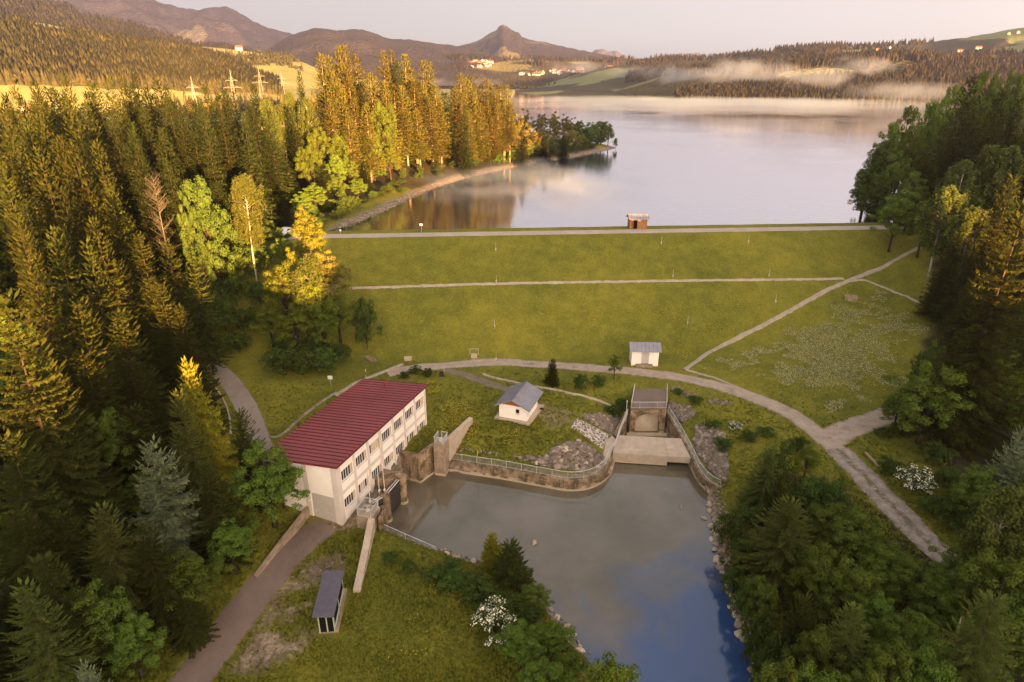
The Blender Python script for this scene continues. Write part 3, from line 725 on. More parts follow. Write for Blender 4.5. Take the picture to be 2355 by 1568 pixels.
for (u, v, t) in ((851, 1152, 4.4), (872, 1128, 3.6), (884, 1126, 4.6)):
    p = at(u, v, 3.7)
    tag(MB().tube((p[0], p[1], 3.2), (p[0], p[1], 3.7 + t), .045).box(p[0] - .12, p[0] + .12, p[1] - .12, p[1] + .12, 3.55, 3.8).build('lifting_rod', M['wall_band'], None), 'thin pale vertical rod standing on the black gates before the windows', 'rod', 'lifting rods on the gates')
# near caged pier with its long down-sloping wall
tag(MB().prism([(-17.75, 59.75), (-15.95, 59.25), (-15.35, 61.5), (-17.1, 62.0)], -1.5, 3.7).build('platform_block', M['conc_mid'], None), 'concrete block with a caged top at the near corner of the powerhouse', 'block')
railing('platform_cage', [(-17.05, 61.8, 3.7), (-17.65, 59.8, 3.7), (-15.98, 59.33, 3.7), (-15.45, 61.3, 3.7), (-17.05, 61.8, 3.7)], 'railing cage on the concrete block at the near corner of the powerhouse', post_gap=1.75, bar_gap=.13)
tag(MB().box(-.2, .2, -.15, .15, 0, .3).tube((0, 0, .3), (0, 0, .75), .05).tube((-.25, 0, .75), (.25, 0, .75), .03).build('winch', M['steel'], None, (-16.6, 60.6, 3.7)), 'small grey winch inside the cage at the near corner of the powerhouse', 'winch')
e_ = at(820, 1358, 2.5)
tag(MB().strip([(-15.95, 59.3), (-15.75, 55), (e_[0], e_[1])], .72, [1, 1, 1], [3.72, 3.15, 2.62]).build('sloping_wall', M['conc_pale'], None), 'long straight concrete wall sloping down beside the driveway lawn', 'wall')
tag(MB().strip([(-15.1, 59.9), (-14.9, 61.6), (-15.3, 62.4)], .5, -1.5, [3.3, 3.3, 3.2]).build('gate_cheek', M['conc'], None), 'thin concrete cheek wall beside the near caged block', 'wall')
a_, c_ = at(866, 1216, .95), at(1003, 1277, .8)
tag(MB().strip([a_, c_], .7, -1, [.95, .8]).build('bank_kerb', M['conc_mid'], None), 'low concrete kerb under the short railing on the near pool bank', 'kerb')
railing('bank_railing', [a_, c_], 'short straight galvanised railing on the near bank of the pool', post_gap=4.2, hgt=1.15)
# driveway retaining wall
r0, r1 = bl(-.05, 4.55), at(586, 1322, 2.9)
tag(MB().strip([r0, lerp2(r0, r1, .5), r1[:2]], .4, [1, 1, 1], [3.55, 3.25, 2.85]).build('retaining_wall', M['conc_mid'], None), 'long low retaining wall along the uphill edge of the driveway', 'wall')

# ================================================================== small white house
HA = math.atan2(-1.47, 4.0)
hs_ = empty('small_house', (-1.86, 82.05, 0), HA); tag(hs_, 'small white house with a grey seamed gable roof on the lawn', 'house')
W_, Dp, zb, ze, zr = 4.26, 4.85, 3.6, 6.28, 7.36
mb = MB()
mb.box(0, W_, 0, .25, zb, 5.1).box(0, 2.5, 0, .25, 5.1, 5.85).box(3.12, W_, 0, .25, 5.1, 5.85).box(0, W_, 0, .25, 5.85, ze)
mb.box(0, .25, .25, Dp - .25, zb, ze).box(W_ - .25, W_, .25, Dp - .25, zb, ze).box(0, W_, Dp - .25, Dp, zb, ze)
mb.build('wall', M['white_wall'], hs_)
gb = MB()
for y in (.02, Dp - .1): gb.add([(0, y, ze), (W_, y, ze), (W_ / 2, y, zr - .03), (0, y + .08, ze), (W_, y + .08, ze), (W_ / 2, y + .08, zr - .03)], [(0, 1, 2), (5, 4, 3), (0, 3, 4, 1), (1, 4, 5, 2), (2, 5, 3, 0)])
gb.build('gable_boards', M['wood_red'], hs_)
def gable_roof(parent, x0, x1, y0, y1, ze_, zr_, m, seam, ns, th=.1, along='y'):
    """two slopes, ridge along y"""
    xm = (x0 + x1) / 2; r = MB()
    for xe in (x0, x1):
        r.prism([(xe, y0), (xm, y0), (xm, y1), (xe, y1)], [ze_, zr_, zr_, ze_], [ze_ + th, zr_ + th, zr_ + th, ze_ + th])
    o = r.build('roof', m, parent); s = MB()
    for i in range(ns + 1):
        y = y0 + .03 + (y1 - y0 - .06) * i / ns
        for xe in (x0, x1):
            s.prism([(xe, y - .018), (xm, y - .018), (xm, y + .018), (xe, y + .018)], [ze_ + th + .002, zr_ + th + .002, zr_ + th + .002, ze_ + th + .002], [ze_ + th + .04, zr_ + th + .04, zr_ + th + .04, ze_ + th + .04])
    s.box(xm - .1, xm + .1, y0, y1, zr_ + th - .02, zr_ + th + .07)
    s.build('roof_seam', seam, o); return o
gable_roof(hs_, -.55, W_ + .55, -.62, Dp + 1.15, 6.05, 7.36, M['grey_roof'], M['grey_seam'], 18)
f = MB().box(2.5, 3.12, .05, .12, 5.1, 5.17).box(2.5, 3.12, .05, .12, 5.78, 5.85).box(2.5, 2.57, .05, .12, 5.17, 5.78).box(3.05, 3.12, .05, .12, 5.17, 5.78)
wn = f.build('window', M['frame'], hs_); MB().box(2.57, 3.05, .1, .11, 5.17, 5.78).build('pane', M['glass'], wn); MB().box(2.45, 3.17, -.1, .05, 5.0, 5.09).build('sill', M['wall_band'], wn)
for x in (-.5, W_ + .5): MB().tube((x, -.6, 6.03), (x, Dp + 1.1, 6.03), .06).build('gutter', M['grey_seam'], hs_)
MB().box(.9, W_ + 0.0, .001 + Dp, .05 + Dp, zb, 5.9).build('door', M['door_grey'], hs_)
tag(MB().prism([(-.55, -.5), (W_ + .5, -.5), (W_ + .85, Dp + .8), (-.4, Dp + .8)], 3.3, 4.16).build('house_slab', M['conc_pale'], None, (-1.86, 82.05, 0), HA), 'pale concrete slab around the foot of the small white house', 'slab')
tag(MB().tube((0, 0, 0), (0, 0, .05), .35, n=14).build('manhole_cover', M['wood_dark'], None, (4.45, 84.3, 4.17)), 'round dark manhole cover on the slab right of the small white house', 'cover')

# ================================================================== white shed by the road
sx, sy = 20.47, 100.1; sz = 4.75
sh = empty('white_shed', (sx, sy, 0), math.atan2(-.3, 4.55)); tag(sh, 'white shed with a grey roof at the foot of the dam beside the road', 'shed')
mb = MB().box(0, 1.65, 0, .2, 3.6, 6.85).box(2.95, 4.56, 0, .2, 3.6, 6.85).box(1.65, 2.95, 0, .2, 6.55, 6.85).box(0, .2, .2, 3, 3.6, 6.85).box(4.36, 4.56, .2, 3, 3.6, 6.85).box(.2, 4.36, 2.8, 3, 3.6, 6.85)
for x in (0, 4.36): mb.add([(x, .2, 6.85), (x, 2.8, 6.85), (x, 1.5, 7.6), (x + .2, .2, 6.85), (x + .2, 2.8, 6.85), (x + .2, 1.5, 7.6)], [(0, 2, 1), (3, 4, 5), (0, 3, 5, 2), (1, 2, 5, 4)])
mb.build('wall', M['white_wall'], sh)
d_ = MB().box(1.66, 2.29, .06, .12, 4.5, 6.54).box(2.31, 2.94, .06, .12, 4.5, 6.54).box(1.65, 2.95, .121, .16, 4.4, 6.55).build('door', M['door_grey'], sh)
MB().box(2.2, 2.26, .0, .06, 5.45, 5.6).build('handle', M['steel'], d_)
r = MB()
for ya in (-.45, 3.45): r.prism([(-.45, ya), (5.0, ya), (5.0, 1.5), (-.45, 1.5)], [6.78, 6.78, 7.72, 7.72], [6.87, 6.87, 7.81, 7.81])
ro = r.build('roof', M['grey_roof'], sh); s = MB()
for k in range(9):
    x = -.4 + k * 5.35 / 8
    for ya in (-.45, 3.45): s.prism([(x - .02, ya), (x + .02, ya), (x + .02, 1.5), (x - .02, 1.5)], [6.872, 6.872, 7.812, 7.812], [6.91, 6.91, 7.85, 7.85])
s.build('roof_seam', M['grey_seam'], ro)
for x in (.95, 3.35): MB().tube((x, -.3, 6.72), (x, -.02, 6.7), .05).build('rafter_end', M['wood_dark'], sh)
tag(MB().box(.75, 3.6, -.75, -.02, 3.6, 4.42).build('door_step', M['conc_mid'], None, (sx, sy, 0), math.atan2(-.3, 4.55)), 'concrete step in front of the white shed doors', 'step')

# ================================================================== wooden hut on the crest
hz = hf(27.6, 139.4) - .02
ht = empty('wooden_hut', (25.75, 138.9, hz), rad(2)); tag(ht, 'little weathered wooden hut with a grey roof on the dam crest by the lake', 'hut')
mb = MB().box(0, .12, 0, 2.5, 0, 2.15).box(3.68, 3.8, 0, 2.5, 0, 2.15).box(.12, 3.68, 2.38, 2.5, 0, 2.15).box(1.65, 3.68, 0, .12, 0, 2.15).box(.12, 1.65, 0, .12, 1.85, 2.15)
for x in (0, 3.68): mb.add([(x, 0, 2.15), (x, 2.5, 2.15), (x, 1.25, 2.85), (x + .12, 0, 2.15), (x + .12, 2.5, 2.15), (x + .12, 1.25, 2.85)], [(0, 2, 1), (3, 4, 5), (0, 3, 5, 2), (1, 2, 5, 4)])
mb.box(.12, 3.68, .9, 2.37, .0, .08); mb.build('wall', M['wood_hut'], ht)
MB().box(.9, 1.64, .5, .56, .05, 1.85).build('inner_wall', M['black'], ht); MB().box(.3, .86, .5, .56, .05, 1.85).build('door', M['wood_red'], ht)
MB().box(.12, .24, -.03, .0, 0, 1.85).build('door_post', M['bark_pale'], ht)
MB().box(1.75, 2.35, -.03, -.002, 1.72, 1.92).build('sign_board', M['white'], ht); MB().box(.35, .65, -.04, -.002, 1.9, 2.1).build('lamp', M['white'], ht)
r = MB()
for ya in (-.45, 2.95): r.prism([(-.35, ya), (4.15, ya), (4.15, 1.25), (-.35, 1.25)], [2.08, 2.08, 3.0, 3.0], [2.16, 2.16, 3.08, 3.08])
ro = r.build('roof', M['grey_roof'], ht); s = MB()
for k in range(8):
    x = -.3 + k * 4.4 / 7
    s.prism([(x - .02, -.45), (x + .02, -.45), (x + .02, 1.25), (x - .02, 1.25)], [2.162, 2.162, 3.082, 3.082], [2.2, 2.2, 3.12, 3.12])
s.build('roof_seam', M['grey_seam'], ro)

# ================================================================== open shelter by the driveway
an = math.atan2(5.0, -.42) - math.pi / 2
sl_ = empty('open_shelter', (-17.87, 44.6, hf(-17, 46.5) - .05), an); tag(sl_, 'narrow open shelter with a dark slate roof and pale green posts on the near lawn', 'shelter')
posts = [(.04, .04), (.75, .04), (1.4, .04), (1.4, 2.4), (1.4, 4.9), (.04, 4.9), (.04, 2.4)]
for x, y in posts: MB().box(x - .055, x + .055, y - .055, y + .055, 0, 2.38 + .12 * (1.4 - x) / 1.4).build('post', M['pale_green'], sl_)
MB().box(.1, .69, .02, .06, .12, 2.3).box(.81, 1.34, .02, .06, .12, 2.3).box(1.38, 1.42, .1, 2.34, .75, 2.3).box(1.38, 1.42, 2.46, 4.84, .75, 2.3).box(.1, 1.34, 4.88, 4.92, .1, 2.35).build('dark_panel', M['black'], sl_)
for y0, y1 in ((.1, 2.34), (2.46, 4.84)): MB().box(1.40, 1.52, y0, y1, .55, .74).build('side_rail', M['pale_green'], sl_)
MB().box(1.45, 1.75, -.1, 5.1, -.2, .42).build('kerb_beam', M['conc_mid'], sl_)
MB().box(-.1, 1.5, -.12, .18, -.2, .1).build('footing', M['conc_mid'], sl_)
r = MB().prism([(-.32, -.55), (1.62, -.55), (1.62, 5.35), (-.32, 5.35)], [2.52, 2.36, 2.36, 2.52], [2.62, 2.46, 2.46, 2.62])
ro = r.build('roof', M['slate'], sl_); s = MB()
for k in range(50):
    y = -.5 + k * 5.8 / 49; s.prism([(-.3, y - .02), (1.6, y - .02), (1.6, y + .02), (-.3, y + .02)], [2.622, 2.462, 2.462, 2.622], [2.64, 2.48, 2.48, 2.64])
s.build('roof_course', M['slate'], ro)

# ================================================================== small things
def D8(x, y): return 551.7 + x / 3.2016, 441.4 + y / 3.2016
mk = None
MARK = [((1520, 563), 'upper slope below the wooden hut'), ((1720, 560.5), 'upper slope farthest to the right'), ((1139.8, 577), 'upper slope left of the hut'), ((1546.7, 640), 'narrow path in the middle of the slope'), ((1767, 638), 'narrow path near its crossing'), ((1141, 652), 'narrow path farthest to the left'), ((1782, 698), 'lower slope beside the diagonal path'), ((1580, 747), 'lower slope above the white shed'), ((1137, 755), 'lower slope farthest to the left'), ((1140.5, 832), 'edge of the gravel road')]
for (u, v), w_ in MARK:
    p = hit(u, v)
    if mk is None:
        mk = empty('marker_post', p)
        MB().tube((0, 0, -.1), (0, 0, 1.8), .022).build('pole', M['steel'], mk); MB().box(-.13, .13, -.1, .1, .3, .7).build('box', M['conc_pale'], mk)
        cur_ = mk
    else:
        cur_ = mk.copy(); COL.objects.link(cur_); cur_.location = p
        for ch in mk.children: c = ch.copy(); c.parent = cur_; COL.objects.link(c)
    tag(cur_, 'survey post with white box, ' + w_, 'post', 'survey posts on the dam')
def sign(u, v, hgt, w_, ph_, label):
    p = hit(u, v); r = empty('sign', p); tag(r, label, 'sign')
    MB().tube((0, 0, -.2), (0, 0, hgt), .035).build('pole', M['steel'], r)
    MB().box(-w_ / 2, w_ / 2, -.06, -.036, hgt - ph_, hgt).build('plate', M['white'], r)
sign(761, 886, 1.7, .75, .6, 'small blank-looking white sign on a pole in the grass above the red roof')
sign(969, 533, 1.8, .7, .5, 'small white sign on a pole on the crest against the dark lake')
sign(783, 538, 1.0, .45, .4, 'low small pale sign at the left end of the dam crest')
def rwpole(u, v, hgt, label, white=True):
    p = hit(u, v); m = MB(); n = 4
    for k in range(n): m.tube((0, 0, hgt * k / n), (0, 0, hgt * (k + 1) / n), .05, mi=k % 2)
    tag(m.build('marker_pole', [M['white'], M['red_paint']] if white else [M['white'], M['white']], None, p), label, 'pole')
rwpole(842, 870, 2.3, 'red and white pole beside the stone gutter behind the red roof'); rwpole(627, 508, 3.0, 'tall red and white pole among the dark shrubs left of the dam'); rwpole(545, 640, 1.6, 'short white post in the dark undergrowth left of the dam', False)
p = hit(1016, 865); tag(MB().box(-.35, .35, -.3, .3, -.1, .8).build('wooden_box', M['wood_dark'], None, p, rad(20), bevel=.03), 'dark wooden box where the house track leaves the road', 'box')
p = hit(1021, 862); tag(MB().tube((0, 0, -.1), (0, 0, 1.2), .06).tube((0, 0, 1.2), (0, 0, 1.3), .075).build('bollard', M['conc_pale'], None, p), 'thin pale bollard beside the dark wooden box', 'bollard')
p = hit(938, 826); tag(MB().box(-.62, .62, -.42, .42, -.2, .3).box(-.68, .68, -.48, .48, .3, .38).build('hatch_box', M['conc_pale'], None, p, rad(6)), 'flat white concrete hatch box in the grass above the road bend', 'box')
p = hit(1090, 820); r = empty('gauge_box', p); tag(r, 'white box inside a thin wire frame beside the gravel road', 'box')
MB().box(-.55, .55, -.35, .35, -.2, .5).build('box', M['conc_pale'], r)
w_ = MB()
for x in (-.75, .75): w_.tube((x, .45, 0), (x, .45, 1.3), .03)
w_.tube((-.75, .45, 1.3), (.75, .45, 1.3), .03); w_.build('frame', M['steel'], r)
p0_, p1_ = hit(841, 820), hit(862, 833)
m = MB(); d_ = (Vector(p1_) - Vector(p0_)).normalized(); nn = Vector((-d_.y, d_.x, 0))
for k in range(4): o2 = nn * (.22 * k - .33); m.tube(Vector(p0_) + o2 + Vector((0, 0, .1 + .05 * (k % 2))), Vector(p1_) + o2 * 1.6 + Vector((0, 0, .12)), .1, n=5)
tag(m.build('timber_pile', M['bark_pale'], None), 'small heap of tan boards in the grass beside the tall dark bush', 'timber')
p = hit(1955, 688); r = empty('stone_trough', p, rad(-18)); tag(r, 'rectangular hollow concrete trough in the flowering meadow below the path crossing', 'trough')
MB().box(-1.1, 1.1, -.6, -.42, -.6, .75).box(-1.1, 1.1, .42, .6, -.6, .75).box(-1.1, -.92, -.42, .42, -.6, .75).box(.92, 1.1, -.42, .42, -.6, .75).build('rim', M['conc_mid'], r); MB().box(-.92, .92, -.42, .42, -.6, .35).build('bottom', M['wood_dark'], r)
p0_, p1_ = Vector(hit(1989, 1044)), Vector(hit(2028, 1084)); up = Vector((0, 0, .2))
tag(MB().tube(p0_ + up, p1_ + up, .2, .17, n=10).build('log', M['bark_pale'], None), 'pale felled log lying on the grass beside the rutted gravel track', 'log')
# parked car on the plateau, half hidden by leaves
p = at(655, 521, 20.2); z = hf(p[0], p[1]); cr = empty('parked_car', (p[0], p[1], z), rad(80)); tag(cr, 'white parked car half hidden by bushes at the left end of the dam', 'car')
prof = [(-2.1, .35), (-2.15, .85), (-1.3, 1.0), (-.75, 1.48), (.9, 1.5), (1.75, 1.05), (2.1, .95), (2.1, .35)]
m = MB(); vs = [(x, -.85, z_) for x, z_ in prof] + [(x, .85, z_) for x, z_ in prof]; n = len(prof)
m.add(vs, [tuple(range(n)), tuple(range(2 * n - 1, n - 1, -1))] + [((i + 1) % n, i, n + i, n + (i + 1) % n) for i in range(n)]); m.build('body', M['white'], cr, bevel=.06)
m = MB()
for s_ in (-.862, .842): m.add([(-1.15, s_, 1.02), (1.5, s_, 1.06), (.85, s_, 1.42), (-.68, s_, 1.4), (-1.15, s_ + .02, 1.02), (1.5, s_ + .02, 1.06), (.85, s_ + .02, 1.42), (-.68, s_ + .02, 1.4)], [(0, 1, 2, 3), (7, 6, 5, 4), (0, 4, 5, 1), (1, 5, 6, 2), (2, 6, 7, 3), (3, 7, 4, 0)])
m.build('side_window', M['glass'], cr)
for x in (-1.35, 1.35):
    for y in (-.88, .7): MB().tube((x, y, .33), (x, y + .18, .33), .33, n=16).build('wheel', M['black'], cr)
p = at(521, 566, 17.0); z = hf(p[0], p[1]); r = empty('forest_hut', (p[0], p[1], z), rad(12)); tag(r, 'small orange-walled hut with a dark roof half hidden in the trees left of the dam', 'hut')
MB().box(-1.6, 1.6, -1.4, 1.4, -1.5, 2.0).build('wall', M['wood_red'], r); MB().box(-.3, .5, -1.45, -1.401, 0, 1.8).build('door', M['wood_dark'], r)
m = MB()
for s_ in (-1, 1): m.prism([(-2.0, s_ * 2.0), (2.0, s_ * 2.0), (2.0, 0), (-2.0, 0)], [1.85, 1.85, 3.1, 3.1], [1.97, 1.97, 3.22, 3.22])
m.build('roof', M['slate'], r)
# cobbled apron beside the outlet
A, B_, C_, E_ = [hit(*Z2(*q))[:2] for q in ((1145, 520), (1418, 655), (1362, 785), (1092, 602))]
V = []; nu, nv = 26, 14
for i in range(nu + 1):
    for j in range(nv + 1):
        s, t = i / nu, j / nv; p = Vector(lerp2(lerp2(A, B_, s), lerp2(E_, C_, s), t)); e = min(i, nu - i, j, nv - j)
        V.append((p.x, p.y, hf(p.x, p.y) + (.14 if e else -.15)))
a = np.array([[i * (nv + 1) + j for j in range(nv)] for i in range(nu)]).ravel()
def _cob():
    k = NT('mortared_cobbles'); p = k.pos()
    d_ = k.vor(p, 1.75, 'DISTANCE_TO_EDGE'); cc = k.n('TexVoronoi', Vector=p, Scale=1.75).outputs['Color']
    n1 = k.noise(p, 5, 5, .7)
    st = k.mix(n1, (.10, .075, .06), (.26, .20, .16)); hs = k.n('HueSaturation', Color=st); k.set(hs.inputs['Value'], k.math('MULTIPLY_ADD', k.n('SeparateColor', Color=cc).outputs[0], .9, .6))
    k.base(k.mix(k.ramp(k.math('MULTIPLY_ADD', n1, .08, d_), [(.10, 0.), (.16, 1.)]), (.56, .47, .39), hs.outputs[0]), .9, .25)
    k.bump(k.ramp(d_, [(.0, 0.), (.2, 1.)]), .8, .1); return k.m
M['cobble'] = _cob()
tag(link('cobbled_apron', npmesh('cobbled_apron', np.array(V), np.stack([a, a + nv + 1, a + nv + 2, a + 1], 1), [M['cobble']], smooth=True)), 'sloping apron of dark cobbles set in pale mortar beside the bridge deck', 'apron')

# ================================================================== rocks
def rock_mesh(seed, m):
    r = random.Random(seed); bm_ = __import__('bmesh'); b = bm_.new(); bm_.ops.create_icosphere(b, subdivisions=2, radius=1)
    cuts = [(Vector((r.gauss(0, 1), r.gauss(0, 1), r.gauss(0, 1))).normalized(), r.uniform(.55, .85)) for _ in range(9)]
    for v in b.verts:
        for nrm, d in cuts:
            k = v.co.dot(nrm)
            if k > d: v.co -= nrm * (k - d)
        v.co *= r.uniform(.96, 1.04)
    me = D.meshes.new('rock'); b.to_mesh(me); b.free(); me.materials.append(m); return me
RM = [rock_mesh(40 + i, M['rock']) for i in range(5)]; RP = [rock_mesh(60 + i, M['rock_pale']) for i in range(5)]
rr = random.Random(11)
def boulder(x, y, z, s, label, group, pale=True):
    o = link('boulder', rr.choice(RP if pale else RM), None, (x, y, z)); o.scale = (s * rr.uniform(.8, 1.35), s * rr.uniform(.75, 1.1), s * rr.uniform(.55, .8)); o.rotation_euler = (rr.uniform(-.3, .3), rr.uniform(-.3, .3), rr.uniform(0, 6.28))
    return tag(o, label, 'boulder', group)
def along(P, step):
    P = [Vector(p) for p in P]
    for a, b in zip(P, P[1:]):
        n = max(1, int((b - a).length / step)); nn = Vector((-(b - a).y, (b - a).x)).normalized()
        for k in range(n): yield a.lerp(b, (k + rr.random() * .8) / n), nn
rub = []   # loose smaller stones
RB = [(25.6, 69.6), (25.0, 66.5), (24.0, 62.5), (23.3, 59.5), (23.0, 55), (22.6, 51.4), (22.3, 46), (22.0, 41.2), (22.3, 34), (22.5, 28)]
for p, nn in along(RB, .72):
    q = p - nn * rr.uniform(-.45, .35); boulder(q.x, q.y, .1 + rr.uniform(-.1, .1), rr.uniform(.3, .62), 'pale boulder at the water edge of the right pool bank', 'boulders along the right pool bank')
for p, nn in along(RB, .22):
    q = p - nn * -rr.uniform(.3, 2.1)
    rub.append((q.x, q.y, max(.1, hf(q.x, q.y)), rr.uniform(.13, .36), rr.random() < .6))
LB = [(-9.2, 58.4), (-6, 57.0), (-3.2, 55.9), (-.5, 54.2), (1.7, 52.3), (4.4, 48.6), (6.5, 44.6), (7.3, 41.2), (8.3, 32)]
for p, nn in along(LB, 1.0):
    q = p + nn * rr.uniform(-.1, .4); boulder(q.x, q.y, .08, rr.uniform(.25, .5), 'pale boulder at the water edge of the near pool bank', 'boulders along the near pool bank')
for p, nn in along(LB, .3):
    q = p + nn * rr.uniform(-.2, .7); rub.append((q.x, q.y, max(.05, hf(q.x, q.y)), rr.uniform(.1, .28), rr.random() < .5))
HEAP = [([(640,832),(900,835),(1000,745),(1180,705),(1280,755),(1345,820),(1380,860),(1330,915),(1180,955),(960,920),(760,880)], 44, .42, 'grey boulder in the heap behind the rounded end of the quay wall', 'boulders in the heap behind the quay'),
        ([(1190,490),(1460,510),(1490,610),(1440,650),(1330,590),(1210,525)], 24, .42, 'dark boulder in the heap above the cobbled apron', 'boulders in the heap above the apron'),
        ([(1890,400),(2060,440),(2090,490),(2000,560),(1900,500)], 22, .42, 'dark boulder in the heap right of the tunnel outlet', 'boulders right of the tunnel outlet'),
        ([(2110,590),(2250,570),(2330,680),(2350,850),(2340,1050),(2220,950),(2140,830),(2090,700)], 48, .42, 'brown boulder in the riprap above the right outlet railing', 'boulders in the riprap above the outlet railing')]
for poly, n, s, lab, grp in HEAP:
    P = [hit(*Z2(*q))[:2] for q in poly]; xs = [p[0] for p in P]; ys = [p[1] for p in P]; k = 0; tries = 0
    while k < n and tries < 4000:
        tries += 1; x, y = rr.uniform(min(xs), max(xs)), rr.uniform(min(ys), max(ys))
        if not inpoly(np.array(x), np.array(y), P): continue
        boulder(x, y, hf(x, y) + .08, s * rr.uniform(.7, 1.35), lab, grp, rr.random() < (.28 if 'quay' in grp else .12)); k += 1
    for _ in range(900):
        x, y = rr.uniform(min(xs), max(xs)), rr.uniform(min(ys), max(ys))
        if inpoly(np.array(x), np.array(y), P): rub.append((x, y, hf(x, y) + .04, rr.uniform(.16, .52), rr.random() < .12))
        if len(rub) > 5200: break
# rough line of stones low on the lawn and along the lake shore
for p, nn in along([q[:2] for q in _lp], .55):
    for _ in range(3):
        q = p - nn * rr.uniform(-1.3, 1.0); rub.append((q.x, q.y, max(17.4, hf(q.x, q.y)), rr.uniform(.12, .34), rr.random() < .45))
for q in ((2000,330),(2050,345),(2230,390),(2300,400),(2340,410),(2150,720),(1940,300)):
    for _ in range(14):
        p = hit(*Z2(q[0] + rr.uniform(-45, 45), q[1] + rr.uniform(-14, 14))); rub.append((p[0], p[1], p[2] + .05, rr.uniform(.15, .4), False))
for x_, y_ in ((150,780),(270,760),(330,790),(420,800),(210,775),(480,810)):
    for _ in range(5):
        p = hit(*Z2(x_ + rr.uniform(-40, 40), y_ + rr.uniform(-22, 22))); rub.append((p[0], p[1], p[2] + .04, rr.uniform(.1, .28), rr.random() < .5))
def merge_rocks(L):
    VV, FF, MI = [], [], []; off = 0
    tv = []
    for me in RM:
        v = np.empty(len(me.vertices) * 3, np.float32); me.vertices.foreach_get('co', v); f = np.array([list(p.vertices) for p in me.polygons]); tv.append((v.reshape(-1, 3), f))
    for (x, y, z, s, pale) in L:
        v, f = tv[rr.randrange(5)]; a = rr.uniform(0, 6.28); c, s_ = math.cos(a), math.sin(a)
        q = v * np.array([s * rr.uniform(.8, 1.3), s * rr.uniform(.75, 1.1), s * rr.uniform(.55, .8)])
        q = np.stack([q[:, 0] * c - q[:, 1] * s_ + x, q[:, 0] * s_ + q[:, 1] * c + y, q[:, 2] + z], 1)
        VV.append(q); FF.append(f + off); MI.append(np.full(len(f), int(pale))); off += len(v)
    return np.concatenate(VV), np.concatenate(FF), np.concatenate(MI)
v_, f_, i_ = merge_rocks(rub)
tag(link('rubble', npmesh('rubble', v_, f_, [M['rock'], M['rock_pale']], i_)), 'loose small stones and riprap along the banks and shore', 'rubble', kind='stuff')
for (u, v), lb in ((Z2(1980, 1230), 'white rock standing alone in the water before the right bank'), (Z2(2165, 1325), 'white rock in the water close to the right bank'), ((1229, 1248), 'small flat white rock alone in the middle of the pool')):
    p = at(u, v, 0); boulder(p[0], p[1], .05, .42, lb, None)
# ================================================================== trees
def quads(Pc, Dv, Wv):
    """diamond leaves: base point, length vector, half-width vector (N,3 each)"""
    Pc, Dv, Wv = (np.asarray(q, np.float32) for q in (Pc, Dv, Wv))
    n = len(Pc); V = np.empty((n, 4, 3), np.float32)
    V[:, 0] = Pc; V[:, 1] = Pc + Dv * .42 + Wv; V[:, 2] = Pc + Dv; V[:, 3] = Pc + Dv * .42 - Wv
    return V.reshape(-1, 3), np.arange(n * 4, dtype=np.int32).reshape(n, 4)
def unit(v): return v / np.maximum(1e-6, np.linalg.norm(v, axis=-1, keepdims=True))
def trunk_mesh(name, pts, radii, m, limbs=(), n=7):
    mb = MB()
    for i in range(len(pts) - 1): mb.tube(pts[i], pts[i + 1], radii[i], radii[i + 1], n=n)
    for (a, b, ra, rb) in limbs: mb.tube(a, b, ra, rb, n=4)
    me = D.meshes.new(name); me.from_pydata(mb.v, [], mb.f); me.materials.append(m)
    me.polygons.foreach_set('use_smooth', [True] * len(mb.f)); me.update(); return me
class Proto:
    def __init__(s, name, label, cat, H, R, trunk, crown, extra=None): s.__dict__.update(locals())
